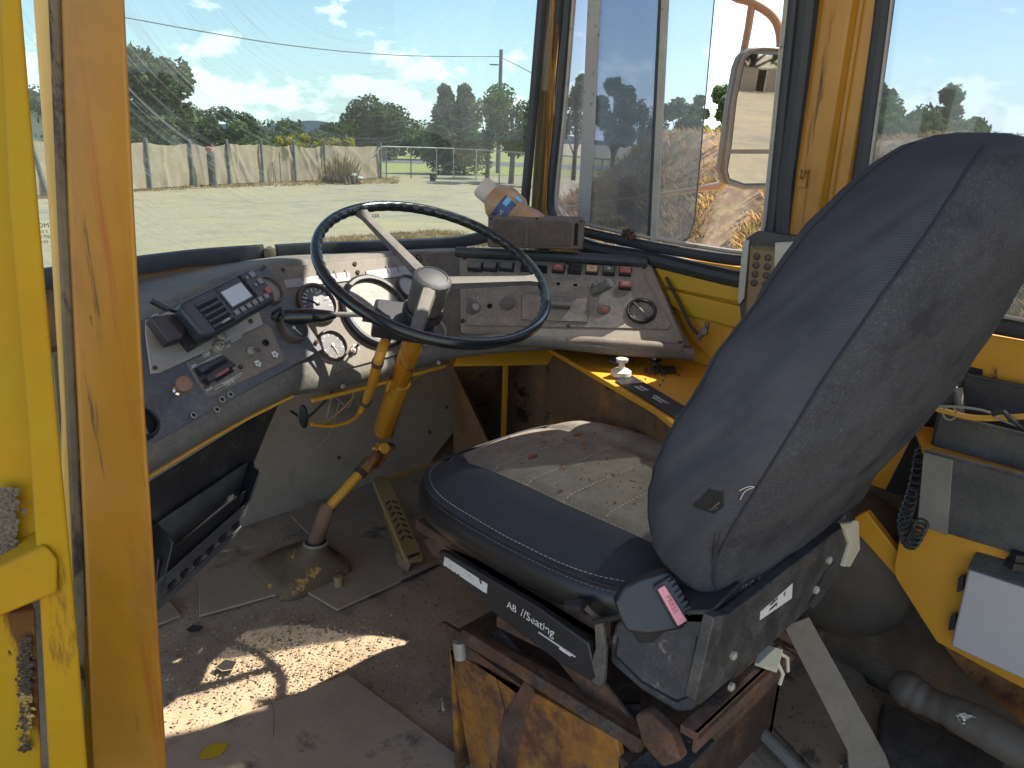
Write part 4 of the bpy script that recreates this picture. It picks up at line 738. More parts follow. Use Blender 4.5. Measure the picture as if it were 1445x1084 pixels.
random.seed(8); b = B()
for i in range(30): p = onz(930+random.gauss(0, 13), 526+random.gauss(0, 5), ztop+.002); b.lathe([(.0005, 0), (random.uniform(.002, .006), .002), (.0005, .005)], 5, fr(p, (random.random()-.5, random.random()-.5, 1)), cap=False)
part('dirt_crust', b, mat('brown_crust', (.045, .035, .028), .95, var=.4), sb, kind='stuff')
b = B(); b.prism([onz(*q, ztop+.0006) for q in [(868, 538), (888, 528), (985, 585), (968, 600)]], (0, 0, .0012)); part('black_label_plate', b, BLK, sb)
p = onz(905, 548, ztop+.003); q = onz(935, 566, ztop+.003); text('lettering', 'HAND\nBRAKE', .011, WHITEL, sb, fr(p, (0, 0, 1), q-p)); p2 = onz(930, 564, ztop+.003); text('lettering', 'EMERGENCY\nRELEASE', .009, WHITEL, sb, fr(p2, (0, 0, 1), q-p))
for u, v in ((784, 496), (799, 492), (940, 494), (952, 497)): b = B(); b.lathe([(.007, 0), (.007, .003), (.004, .006), (.001, .006)], 12, fr(onz(u, v, ztop), (0, 0, 1))); part('bolt', b, RUSTM, sb)
# black side sheet with document pocket under the left panel
ln = Vector((.427, -.904, 0)); pc = Vector((.37, 1.235, 0)); fs_ = lambda o: (lambda u, v: onp(u, v, pc+ln*o, ln))
dpk = thing('document_holder', fs_(0)(280, 760), 'black plastic document pocket under the left dash panel', 'document holder')
b = B(); b.prism(poly([(150, 720), (395, 568), (380, 600), (360, 650), (330, 700), (225, 790), (150, 830)], fs_(0)), -ln*.006); part('backing_sheet', b, mat('dull_black_sheet', (.022, .020, .018), .7, var=.4, dust=.3, layers=[((.10, .05, .025), 16, .66, .7, .8, one)]), dpk, bev=.001)
b = B(); b.prism(poly([(218, 742), (350, 652), (366, 676), (232, 775)], fs_(.018)), -ln*.004); part('pocket_back', b, TRAY, dpk, bev=.001)
b = B(); b.prism(poly([(222, 822), (352, 708), (346, 728), (223, 850)], fs_(.075)), -ln*.004); part('pocket_front', b, TRAY, dpk, bev=.001)
b = B(); b.prism(poly([(222, 852), (342, 742), (330, 760), (224, 862)], fs_(.07)), -ln*.004); part('pocket_front', b, TRAY, dpk, bev=.001)
b = B(); b.prism(poly([(224, 790), (350, 690), (353, 706), (222, 820)], fs_(.060)), -ln*.003); part('pocket_slat', b, BLK, dpk, bev=.001)
b = B(); b.prism([fs_(.0)(345, 655), fs_(.02)(352, 652), fs_(.085)(366, 665), fs_(.085)(352, 706), fs_(.0)(322, 745)], Vector((.006, .002, 0))); part('pocket_end', b, BLK, dpk, bev=.002)
b = B(); b.prism([fs_(.0)(212, 735), fs_(.03)(222, 742), fs_(.08)(244, 765), fs_(.075)(226, 840), fs_(.0)(206, 850)], Vector((.004, .002, 0))); part('pocket_end', b, BLK, dpk, bev=.002)
for i in range(6):
    u = 240+i*18; v = 826-i*16.4; b = B(); b.prism(poly([(u, v), (u+9, v-8), (u+8, v-2), (u, v+7)], fs_(.08)), -ln*.01); part('pocket_rib', b, BLK, dpk)
# switch box and bottle on the dash top
bx0, bx1 = onz(688, 349, .845), onz(823, 353, .845); bd = (bx1-bx0).normalized(); bnn = Vector((bd.y, -bd.x, 0)); bnn = bnn if bnn.dot(CP-bx0) > 0 else -bnn
bl = (bx1-bx0).length; bh = px(43, bx0); BM = fr(bx0, bnn, bd)
vb = thing('speaker_box', (bx0+bx1)/2, 'dusty brown plastic box with three front panels on the dash top', 'box')
b = B(); b.box((bl/2, bh/2, -.03), (bl, bh, .06)); part('box_body', b, mat('dusty_brown_plastic', (.085, .068, .052), .6, var=.15, dust=.5, dustc=(.27, .21, .16), dscale=20), vb, BM, bev=.004)
m_ = mat('brown_panel_face', (.075, .055, .043), .7, var=.1, dust=.45, dustc=(.22, .165, .13), dscale=50, bump=.3)
for x0, x1 in ((.05, .38), (.42, .86)): b = B(); b.box((bl*(x0+x1)/2, bh*.5, .001), (bl*(x1-x0), bh*.8, .004)); part('front_panel', b, m_, vb, BM, bev=.002)
b = B(); b.box((bl*.915, bh*.5, .0005), (bl*.04, bh*.72, .002)); part('slot', b, DARKV, vb, BM)
for x, y in ((.03, .93), (.5, .97), (.96, .93)): b = B(); b.lathe([(.0025, 0), (.0025, .001)], 10, BM @ Matrix.Translation((bl*x, bh*y, 0.0005))); part('screw_hole', b, DARKV, vb)
bo0 = onp(736, 312, BM @ Vector((0, 0, -.05)), bnn); bo1 = onp(678, 262, BM @ Vector((0, 0, -.075)), bnn); bt = thing('bottle', bo0, 'dusty tan drink bottle with blue label leaning on the dash top box', 'bottle')
ax = (bo1-bo0).normalized(); Lb = (bo1-bo0).length; MB_ = fr(bo0-ax*.05, ax, UP)
Lt = Lb+.05; rb = px(27, bo0)
b = B(); b.lathe([(rb*.9, 0), (rb*.98, .004), (rb*.98, Lt*.2), (rb*.85, Lt*.3), (rb*.84, Lt*.36), (rb, Lt*.42), (rb*1.03, Lt*.62), (rb*.9, Lt*.72), (rb*.55, Lt*.82), (rb*.5, Lt*.86)], 32, MB_); part('bottle_body', b, BOTT, bt)
b = B(); b.lathe([(rb*.56, Lt*.82), (rb*.58, Lt*.83), (rb*.58, Lt*.97), (rb*.52, Lt), (rb*.40, Lt), (rb*.38, Lt*.985)], 28, MB_); part('bottle_cap', b, BOTC, bt)
b = B(); vs = []; 
for zz in (.44, .50, .56, .63):
    vs.append([MB_ @ Vector((math.cos(a)*rb*1.045, math.sin(a)*rb*1.045, Lt*zz)) for a in [rad(60+x*9) for x in range(26)]])
b.grid(vs); part('bottle_label', b, BOTL, bt, ang=80)
cd = (CP-bo0).normalized(); la = MB_.inverted().to_3x3() @ cd; la = math.atan2(la.y, la.x)
def onb(da, zz, s, nm, m): 
    a = la+da; p = MB_ @ Vector((math.cos(a)*rb*1.07, math.sin(a)*rb*1.07, Lt*zz)); nr = MB_.to_3x3() @ Vector((math.cos(a), math.sin(a), 0)); return fr(p, nr, -ax)
M = onb(-.35, .50, 0, '', 0); text('lettering', 'PLUS', .012, WHITEL, bt, onb(-.45, .53, 0, '', 0) @ Matrix.Rotation(rad(90), 4, 'Z'))
b = B(); b.box((0, 0, 0), (.012, .02, .0008)); part('label_patch', b, BOTLB, bt, onb(.25, .56, 0, '', 0)); b = B(); b.box((0, 0, 0), (.016, .010, .0008)); part('label_patch', b, BOTLB, bt, onb(.75, .47, 0, '', 0))
# keypad on the pillar foot
kpX = XW-.045; kx = fx(kpX); kd = thing('keypad', kx(1085, 400), 'taped bronze number keypad on the wall below the window pillar', 'keypad')
b = B(); b.prism(poly([(1052, 336), (1068, 326), (1125, 334), (1125, 500), (1050, 500), (1042, 420)], kx), (.045, 0, 0)); part('keypad_housing', b, TRAY, kd, bev=.003)
b = B(); b.prism(poly([(1060, 346), (1096, 349), (1092, 470), (1052, 470)], kx), (-.004, 0, 0)); part('keypad_face', b, KEYP, kd, bev=.001)
b = B(); b.prism(poly([(1051, 340), (1060, 338), (1053, 420), (1046, 430), (1043, 424)], kx), (-.009, 0, 0)); part('foil_tape', b, SILV, kd, bev=.001); b = B(); b.prism(poly([(1096, 342), (1126, 340), (1124, 470), (1092, 470)], kx), (-.009, 0, 0)); part('foil_tape', b, SILV, kd, bev=.002)
fk = fx(kpX-.0045); dg_ = '1234567890'; yv = (kx(1080, 362)-kx(1068, 361))
for i in range(8):
    r, c_ = divmod(i, 2); u = 1068-r*1.3+c_*16; v = 362+r*12.5+c_*1.8; p = fk(u, v); b = B(); b.lathe([(px(5.2, p), 0), (px(5, p), .0016), (px(4, p), .002)], 18, fr(p, (-1, 0, 0), yv)); kq = part('key', b, KEYB, kd)
    text('key_digit', dg_[i], px(7.5, p), KEYP, kq, fr(p+Vector((-.0024, 0, 0)), (-1, 0, 0), (0, -1, 0)))
p = fk(1078, 351); text('lettering', 'MULTICODE', px(6.4, p), KEYB, kd, fr(p, (-1, 0, 0), (0, -1, 0)))
# ================================================================== DRIVER SEAT
from mathutils import noise
seat = thing('driver_seat', (.98, .70, 0), 'driver seat with navy fabric back cover and dusty striped cushion on a rusty base', 'seat')
SX, SY, HW, HL = .985, .735, .262, .302
def wy(t, hw=HW): return hw*max(0, 1-abs(t)**3.6)**(1/3.6)
def seam_z(x, y): return .492+.020*max(0, (y-SY)/HL)**2*0+.012*max(0, -(y-SY)/HL)
def top(x, y):
    rx = abs(x-SX)/HW; rt = abs(y-SY)/HL; e = (rx**3.6+rt**3.6)**(1/3.6)
    z = seam_z(x, y)+.034*(1-min(1, e)**5)
    z += .016*math.exp(-((rx-.74)/.16)**2)*(1-min(1, e)**6)
    z += -.010*math.exp(-((rx-.50)/.05)**2)
    if rx < .5:
        for yy in (.90, .815, .73, .645): z -= .005*math.exp(-((y-yy)/.007)**2)
    return z+.004*noise.noise((x*7, y*7, 1))
ny = 120; T_ = [-.998+1.996*i/ny for i in range(ny+1)]
def cols(t, side):
    w0 = wy(t); c = min(.131, w0*.55); y = SY+HL*t
    if side == 0: xs = [SX-c+2*c*k/30 for k in range(31)]
    elif side < 0: xs = [SX-w0+(w0-c)*k/22 for k in range(23)]
    else: xs = [SX+c+(w0-c)*k/22 for k in range(23)]
    return [Vector((x, y, top(x, y))) for x in xs]
for s_, nm, m in ((0, 'cushion_panel', MESHL), (-1, 'side_bolster', MESHD), (1, 'side_bolster', MESHL)):  # right bolster gets the pale dusty mesh to look sunlit
    b = B(); b.grid([cols(t, s_) for t in T_]); part(nm, b, m, seat, ang=60)
per = []
for k in range(160):
    a = 2*math.pi*k/160; ca, sa = math.cos(a), math.sin(a); q = (abs(ca)**3.6+abs(sa)**3.6)**(-1/3.6); per.append((SX+HW*ca*q, SY+HL*sa*q, ca*q, sa*q))
rr = []
for off, zz in ((0, 0), (.007, -.006), (.012, -.022), (.009, -.045), (-.004, -.060), (-.03, -.066)):
    r = [Vector((x+nx_*off, y+ny_*off, seam_z(x, y)+zz)) for x, y, nx_, ny_ in per]; rr.append(r+[r[0]])
b = B(); b.grid(rr); part('cushion_skirt', b, VINYL, seat, ang=70, recalc=True)
b = B(); b.tube([p+Vector((0, 0, .001)) for p in rr[0][:-1]], .0021, 6, closed=True); part('seam_piping', b, MESHD, seat)
def stitch(path, nm='stitching', r=.0007, dash_=2, m=STITCH, par=seat, up=Vector((0, 0, .0008))):
    b = B(); P = curve(path, 8) if len(path) < 30 else path; acc = 0
    Q = [P[0]]
    for a, c in zip(P, P[1:]):
        d = (c-a).length; k = max(1, int(d/.0025))
        for i in range(1, k+1): Q.append(a.lerp(c, i/k))
    for i in range(0, len(Q)-2, 3): b.tube([Q[i]+up, Q[min(i+2, len(Q)-1)]+up], r, 4, cap=False)
    return part(nm, b, m, par, kind='stuff')
L1 = [Vector((x+nx_*.003, y+ny_*.003, seam_z(x, y)-.0045)) for x, y, nx_, ny_ in per]
stitch([L1[i] for i in range(40, 125)], up=Vector((-.0008, -.0004, .0006)))
stitch([Vector((x-nx_*.008, y-ny_*.008, top(x-nx_*.008, y-ny_*.008)+.0006)) for x, y, nx_, ny_ in per][50:125], r=.0004)
for yy in (.90, .815, .73, .645): stitch([Vector((SX-.128+.256*k/40, yy, top(SX-.128+.256*k/40, yy))) for k in range(41)], r=.0011)
stitch([Vector((SX-.132, .46+.54*k/40, top(SX-.132, .46+.54*k/40)+.001)) for k in range(41)], r=.0005)
# back: cross sections up the leaning back
ZB = [.548, .556, .572, .595, .65, .72, .80, .88, .95, 1.0, 1.04, 1.07, 1.092, 1.104, 1.108]
YF = [.430, .455, .478, .498, .511, .492, .462, .430, .404, .384, .366, .348, .330, .308, .292]
YR = [.372, .368, .362, .352, .330, .300, .272, .248, .228, .214, .208, .208, .214, .226, .240]
HB = [.240, .254, .268, .280, .288, .298, .298, .284, .248, .214, .176, .140, .096, .050, .012]
def interp(z, A):
    for i in range(len(ZB)-1):
        if z <= ZB[i+1]:
            t = (z-ZB[i])/(ZB[i+1]-ZB[i]); t0 = A[max(i-1, 0)]; t1, t2 = A[i], A[i+1]; t3 = A[min(i+2, len(A)-1)]
            return .5*((2*t1)+(t2-t0)*t+(2*t0-5*t1+4*t2-t3)*t*t+(3*t1-t0-3*t2+t3)*t**3)
    return A[-1]
BX = 1.0; nz_, na_ = 110, 140
def bpt(z, a, o=0):
    hw, yf, yr = interp(z, HB), interp(z, YF), interp(z, YR); hy = (yf-yr)/2; yc = (yf+yr)/2; ca, sa = math.cos(a), math.sin(a)
    ex = 3.2-.9*max(0, -sa); q = (abs(ca)**ex+abs(sa)**ex)**(-1/ex); sq = min(1, (1.108-z)/.12+.15)
    p = Vector((BX+(hw+o)*ca*q, yc+(hy*(1+(.18 if sa > 0 else .05+.22*min(1, max(0, (z-.6)/.3)))*abs(sa)*sq))*sa*q+(o if sa > 0 else -o)*abs(sa), z))
    f = noise.noise((a*1.2+z*5, z*16-a*2.2, 3))*.0075*min(1, (1.11-z)/.1)+noise.noise((a*2.6, z*34-a*5.0, 8))*.0032*min(1, (1.11-z)/.1)+noise.noise((p.x*5, p.y*5, z*5))*.005
    return p+Vector((ca, sa*.6, 0))*f
zs = [.548+(1.108-.548)*(1-(1-i/nz_)**1.35) for i in range(nz_+1)]
AR = math.pi*1.165                      # rear left seam angle
b = B(); R0 = [[bpt(z, 2*math.pi*k/na_) for k in range(na_)] for z in zs]
n0 = len(b.v)
for r in R0: b.v += r
for i in range(nz_):
    for k in range(na_):
        a = 2*math.pi*(k+.5)/na_; b.f.append((i*na_+k, i*na_+(k+1) % na_, (i+1)*na_+(k+1) % na_, (i+1)*na_+k)); b.mi.append(1 if AR < a < math.pi*1.8 and zs[i] < 1.085 else 0)
b.f.append(tuple(range(nz_*na_, nz_*na_+na_))); b.mi.append(0)
back = part('back_cover', b, [FABRIC, FELT], seat, ang=80, recalc=True)
b = B(); b.tube([bpt(z, AR, .0004) for z in zs[:104]], .0016, 6); part('cover_seam', b, mat('dark_seam', (.014, .014, .02), .9), back)
b = B(); b.tube([bpt(z, math.pi*.80, .0004) for z in zs[8:104]], .0013, 6); part('cover_seam', b, bpy.data.materials['dark_seam'], back)
b = B(); hem = [bpt(.549, AR+.1+k*.06, .001) for k in range(24)]; random.seed(4)
for p in hem:
    for k in range(5): q = p+Vector((random.uniform(-.006, .006), 0, 0)); b.tube([q, q+Vector((random.uniform(-.003, .003), -.002, -random.uniform(.002, .007)))], .0005, 3, cap=False)
part('frayed_hem', b, STITCH, back, kind='stuff')
# torn slit near the lower corner
def bonp(u, v, o=.0):
    best = None
    for i in range(0, 60):
        for k in range(50, 100):
            p = R0[i][k]; q = p-CP; dd = abs(722.5+PF*q.dot(RT)/q.dot(FW)-u)+abs(542-PF*q.dot(UP)/q.dot(FW)-v)+ (p-CP).length*20
            if best is None or dd < best[0]: best = (dd, p, 2*math.pi*k/na_)
    a = best[2]; return best[1]+Vector((math.cos(a)*.6, math.sin(a), 0))*o
sl_ = [bonp(*q, .0012) for q in ((1003, 690), (1018, 690), (1020, 716), (1006, 722), (990, 720), (978, 712), (986, 704))]
b = B(); b.prism(sl_, (.004, .004, 0)); part('torn_hole', b, DARKV, back)
sl2_ = [bonp(*q, .001) for q in ((1018, 694), (1024, 690), (1016, 750), (1012, 800), (1006, 820), (1004, 800), (1010, 750))]
b = B(); b.prism(sl2_, (.003, .003, 0)); part('open_slit', b, bpy.data.materials['dark_seam'], back)
b = B(); b.prism([bonp(*q, .0018) for q in ((1022, 700), (1030, 688), (1020, 708), (1008, 716))], (.003, .003, 0)); part('foam_edge', b, mat('brown_foam', (.22, .12, .06), .95), back)
b = B(); b.tube(curve([bonp(*q, .002) for q in ((1040, 690), (1052, 684), (1060, 686), (1050, 694), (1042, 706))], 4), .0006, 4); part('loose_thread', b, STITCH, back)
stitch([bonp(*q, .001) for q in ((978, 714), (982, 700), (995, 688), (1010, 682), (1022, 683))], r=.0005, par=back, m=GREYB)
# mechanism
sxp = lambda x: (lambda u, v: onx(u, v, x))
def sp(nm, x, pix, th, m, bev=.0015, par=None, label=None):
    b = B(); b.prism(poly(pix, sxp(x)), (th, 0, 0)); return part(nm, b, m, par or seat, bev=bev, label=label)
b = B(); b.box((.985, .72, .418), (.50, .50, .02)); part('seat_pan', b, RUSTM, seat, bev=.004)
sp('side_rail', .735, [(597, 762), (606, 760), (860, 868), (862, 905), (845, 905), (610, 784)], .02, RUSTM, .002)
ch = sp('label_channel', .700, [(618, 778), (628, 780), (760, 858), (830, 908), (842, 958), (834, 962), (790, 936), (700, 868), (622, 800)], .012, BLK, .002)
sp('white_label', .6995, [(628, 785), (688, 824), (687, 838), (626, 797)], -.0008, SCUFW, 0, ch)
p = onx(758, 879, .6985); q = onx(790, 900, .6985); text('lettering', '//Seating', .020, SCUFW, ch, fr(p, (-1, 0, 0), q-p))
p = onx(722, 857, .6985); text('lettering', 'AB', .017, SCUFW, ch, fr(p, (-1, 0, 0), q-onx(758, 879, .6985)))
b = B(); b.tube([onx(760, 892, .6985), onx(812, 927, .6985)], .0012, 4); b.tube([onx(790, 914, .6985), onx(806, 925, .6985)], .0022, 4); part('lettering_underline', b, SCUFW, ch)
b = B(); b.tube([onx(802, 855, .70), onx(826, 856, .70)], [.009, .010], 14); lv = part('tilt_lever', b, BLK, seat); b = B(); b.tube([onx(826, 856, .70), onx(842, 870, .71), onx(852, 880, .73)], .005, 8); part('lever_rod', b, BEZ, lv)
b = B(); b.prism(poly([(838, 880), (848, 878), (854, 920), (852, 962), (846, 970), (834, 962), (832, 940), (840, 915)], sxp(.70)), (.008, 0, 0)); hb = part('height_handle', b, mat('dusty_black_handle', (.05, .048, .044), .6, dust=.5), seat, bev=.002)
b = B(); b.lathe([(.012, 0), (.012, .005), (.008, .008), (.002, .008)], 14, fr(onx(843, 952, .70), (-1, 0, 0))); part('handle_bolt', b, ALU, hb)
b = B(); b.tube([onx(838, 878, .70), onx(868, 872, .70), onx(880, 868, .70)], .004, 8); part('lever_rod', b, BLK, lv)
# side plate and rear plate of the suspension
rp2 = sp('recliner_cover', .722, [(868, 880), (905, 862), (1000, 862), (1012, 880), (984, 990), (975, 1004), (955, 1006), (905, 975), (860, 935), (860, 905)], .02, mat('scuffed_black_cover', (.035, .036, .044), .55, var=.3, dust=.45, dustc=(.20, .18, .15), dscale=18, layers=[((.16, .14, .12), 34, .60, .66, .8, one)]), .005)
b = B(); b.tube(poly([(872, 900), (868, 925), (905, 962), (955, 990), (968, 985), (985, 900)], sxp(.7215)), .002, 6); part('cover_bead', b, BLK, rp2)
b = B(); b.lathe([(.034, -.003), (.034, .004), (.028, .007), (.010, .007), (.002, .006)], 30, fr(onx(935, 905, .722), (-1, 0, 0))); part('recliner_hub', b, BLK, rp2)
b = B(); b.prism([onx(905, 862, .722), onx(1004, 862, .722), onx(1004, 862, .722)+Vector((.07, .0, .012)), onx(945, 812, .76), onx(925, 815, .74)], (0, 0, -.02)); part('housing_top', b, BLK, seat, bev=.004)
b = B(); b.prism(poly([(1008, 872), (1032, 866), (1192, 742), (1206, 744), (1208, 775), (1182, 820), (1092, 906), (988, 996), (980, 990)], lambda u, v: ony(u, v, .355)), (0, .015, 0)); rpl = part('rear_plate', b, mat('dusty_black_plate', (.022, .022, .022), .55, var=.3, dust=.45, dustc=(.19, .175, .145), dscale=20, layers=[((.16, .10, .06), 40, .66, .70, .9, one)]), seat, bev=.002)
yy = lambda o: (lambda u, v: ony(u, v, .355-o))
b = B(); b.prism(poly([(1073, 863), (1118, 823), (1117, 844), (1072, 875)], yy(.0005)), (0, -.0006, 0)); part('maker_label', b, SCUFW, rpl)
p = yy(.0015)(1092, 852); q = yy(.0015)(1110, 836); text('lettering', 'milsco\nseating', .008, BLK, rpl, fr(p, (0, -1, 0), q-p))
for u, v in ((1168, 790), (1150, 832), (1033, 924), (1030, 968)): b = B(); b.lathe([(.006, 0), (.006, .004), (.003, .006), (.001, .006)], 8, fr(yy(0)(u, v), (0, -1, 0))); part('plate_bolt', b, ALU, rpl)
b = B(); b.prism(poly([(1140, 855), (1165, 806), (1178, 795), (1160, 840), (1146, 858)], yy(.001)), (0, -.003, 0)); part('raised_slot', b, RUB, rpl)
b = B(); b.prism(poly([(1190, 740), (1212, 736), (1214, 775), (1200, 800), (1190, 800), (1200, 770)], yy(.006)), (0, .006, 0)); part('plate_flange', b, mat('cream_edge', (.42, .38, .28), .7, dust=.3), rpl, bev=.001)
b = B(); b.prism([onz(960, 1022, .40), onz(985, 1036, .40), onz(1108, 920, .40), onz(1098, 905, .40)], (0, 0, -.012)); b.prism([onz(985, 1036, .40), onz(1108, 920, .40), onz(1108, 920, .40)-Vector((0, 0, .03)), onz(985, 1036, .40)-Vector((0, 0, .03))], (0, .006, 0)); part('rear_ledge', b, RUSTM, seat, bev=.001)
c = onz(1085, 928, .405); b = B(); b.box(c, (.05, .03, .005), Matrix.Rotation(.3, 3, 'Z')); b.tube([c+Vector((.02, -.005, 0)), c+Vector((.035, -.012, -.012)), c+Vector((.03, -.018, -.03))], .003, 6); b.tube([c+Vector((.0, -.012, 0)), c+Vector((.008, -.02, -.02)), c+Vector((.002, -.02, -.035))], .003, 6); part('torn_bracket', b, bpy.data.materials['cream_edge'], seat, bev=.001)
# buckle and holder
bk = thing('seat_belt_buckle', onx(930, 880, .70), 'black seat belt buckle with faded pink press button beside the driver seat', 'buckle')
fb = lambda o: (lambda u, v: onp(u, v, Vector((.665, .47, .52))+Vector((-.6, -.55, .35)).normalized()*o, Vector((-.6, -.55, .35)).normalized()))
bn_ = Vector((-.6, -.55, .35)).normalized()
b = B(); b.prism(poly([(868, 850), (880, 828), (905, 816), (940, 806), (950, 810), (984, 872), (982, 882), (955, 890), (915, 896), (885, 892), (875, 872)], fb(0)), -bn_*.03); part('buckle_shell', b, BLK, bk, bev=.006, seg=4)
b = B(); b.prism(poly([(922, 828), (946, 812), (981, 870), (978, 878), (954, 886)], fb(.006)), -bn_*.008); part('buckle_frame', b, BLK, bk, bev=.002)
b = B(); b.prism(poly([(928, 832), (938, 826), (970, 876), (957, 884)], fb(.010)), -bn_*.004); part('press_button', b, PINK, bk, bev=.001)
p = fb(.0104)(948, 853); q = fb(.0104)(956, 868); text('lettering', 'PRESS', .009, RED, bk, fr(p, bn_, q-p))
for k in range(7): 
    u, v = 944+k*4.4, 822+k*7.4; b = B(); b.prism(poly([(u, v), (u+8, v-4), (u+9, v-1), (u+2, v+3)], fb(.011)), -bn_*.003); part('grip_tooth', b, RUB, bk)
b = B(); b.prism([fb(-.02)(870, 855), fb(-.02)(984, 880), fb(-.05)(975, 905), fb(-.06)(900, 905)], bn_*.012); part('buckle_holster', b, RUB, bk, bev=.004)
# yellow pedestal and rusty rails
b = B(); b.prism(poly([(634, 914), (700, 948), (870, 1044), (880, 1100), (860, 1500), (735, 1500)], sxp(.70)), (.012, 0, 0)); pdst = part('pedestal_side', b, Y_RU, seat, bev=.002)
Xs, Xe = .70, 1.2; pf0 = onx(634, 914, .70)
b = B(); b.prism([(Xs, pf0.y, pf0.z), (Xe, pf0.y, pf0.z), (Xe, pf0.y, 0), (Xs, pf0.y-.02, 0)], (0, -.012, 0)); part('pedestal_panel', b, Y_RU, seat); b = B(); b.prism([(Xs+.012, .46, .26), (Xe, .46, .26), (Xe, .46, 0), (Xs+.012, .46, 0)], (0, .012, 0)); b.prism([(Xe, pf0.y, .26), (Xe, .46, .26), (Xe, .46, 0), (Xe, pf0.y, 0)], (-.012, 0, 0)); part('pedestal_panel', b, RUSTM, seat)
b = B(); b.box(((Xs+Xe)/2, (.40+pf0.y)/2, .272), (Xe-Xs, pf0.y-.40, .02)); part('pedestal_top', b, RUSTM, seat)
b = B(); b.prism(poly([(690, 1040), (715, 1000), (740, 960), (752, 975), (735, 1030), (720, 1120), (690, 1120)], sxp(.697)), (.006, 0, 0)); part('gusset_web', b, RUSTM, pdst, bev=.002)
b = B(); b.prism(poly([(640, 918), (700, 956), (712, 1000), (700, 1090), (680, 1050)], sxp(.6985)), (-.002, 0, 0)); part('gusset_web', b, Y_RU, pdst, bev=.001)
for P_, r in (((625, 883, 706, 930, .700), .009), ((655, 895, 905, 1052, .690), .011), ((690, 905, 880, 1010, .725), .010)):
    b = B(); b.tube([onx(P_[0], P_[1], P_[4]), onx(P_[2], P_[3], P_[4])], r, 6); part('slide_rail', b, RUSTM, seat, bev=.001)
b = B(); b.tube([onx(648, 905, .695), onx(650, 928, .695)], .011, 14); part('pivot_pin', b, ALU, seat)
sp('suspension_arm', .716, [(700, 870), (712, 866), (780, 890), (812, 912), (900, 1030), (908, 1055), (892, 1064), (880, 1052), (780, 925), (700, 885)], .008, RUSTM, .002)
sp('suspension_arm', .727, [(690, 895), (705, 890), (740, 930), (770, 950), (880, 1030), (880, 1060), (760, 985), (720, 950), (700, 935)], .008, mat('dark_rust_arm', (.030, .022, .018), .8, var=.4, dust=.3), .002)
b = B(); b.lathe([(.013, 0), (.013, .006), (.008, .010), (.002, .010)], 16, fr(onx(893, 1044, .705), (-1, 0, 0))); part('pivot_pin', b, RUSTM, seat)
b = B(); b.lathe([(.011, 0), (.011, .006), (.005, .010), (.002, .010)], 16, fr(onx(872, 1062, .70), (-1, 0, 0))); part('pivot_pin', b, ALU, seat)
b = B(); b.prism(poly([(895, 1010), (912, 1005), (945, 1035), (960, 1075), (935, 1084), (905, 1050)], sxp(.69)), (.02, 0, 0)); part('rear_lug', b, RUSTM, seat, bev=.004)
b = B(); b.prism([onz(870, 1090, .285), onz(965, 1020, .285), onz(1010, 1044, .285), onz(940, 1120, .285)], (0, 0, -.01)); part('pedestal_top_plate', b, mat('dark_top_plate', (.03, .025, .022), .8, dust=.4, layers=[((.42, .2, .02), 22, .62, .64, .6, one)]), seat, bev=.002)
b = B(); b.tube([onx(838, 962, .735), onx(850, 1000, .735), onx(905, 1000, .76)], .01, 8); part('damper', b, BLK, seat)
# belt strap to floor
bt_ = lambda u, v, d=.98: onp(u, v, hd*d, hd)
b = B(); b.prism([bt_(1106, 884), bt_(1142, 872), bt_(1250, 1066, .95), bt_(1262, 1100, .95), bt_(1200, 1110, .95), bt_(1196, 1060, .95)], hd*.004); tag(part('seat_brace', b, mat('dusty_brace', (.13, .11, .085), .75, var=.2, dust=.45, dscale=8), None, bev=.001), 'flat dusty grey brace running from the seat back plate down to the floor', 'brace')
b = B(); b.box(Vector((0, 0, 0)), (.08, .05, .03), None); tag(part('brace_foot', b, mat('black_foot', (.03, .03, .03), .6, dust=.3), None, Matrix.Translation(onz(1222, 1078, .02)), bev=.003), 'small black foot bracket at the floor end of the grey brace', 'bracket')
# floor features behind the seat
b = B(); b.tube([onz(1028, 985, .03), onz(1140, 1100, .03)], .012, 10); part('floor_rail', b, mat('pale_rail', (.24, .22, .18), .6, dust=.3), fl)
b = B(); b.prism([onz(1015, 1012, .006), onz(1036, 1000, .006), onz(1140, 1090, .006), onz(1090, 1120, .006)], (0, 0, .001)); part('floor_opening', b, DARKV, fl)
plate([tuple(onz(*q, 0).xy) for q in ((1048, 990), (1150, 868), (1215, 962), (1262, 1040), (1160, 1110))], .012)
plate([tuple(onz(*q, 0).xy) for q in ((930, 1100), (1020, 1020), (1095, 1110), (1000, 1200))], .010)
for u, v, s in ((275, 888, .016), (320, 940, .020)):
    c = onz(u, v, .008); b = B()
    pts = [c+Vector(q)*s for q in ((-1, .6, 0), (.3, 1.1, 0), (1.1, -.1, 0), (.2, -1, 0), (-.7, -.5, 0))]; b.prism(pts, (0, 0, .0006)); o_ = part('floor_hole', b, DARKV if s == .020 else mat('dirt_filled_hole', (.035, .028, .02), .95, var=.5), fl)
    b = B(); b.tube([p+Vector((0, 0, .001)) for p in pts], .0013, 6, closed=True); part('hole_edge', b, CHIP if s == .020 else CHIPD, fl)
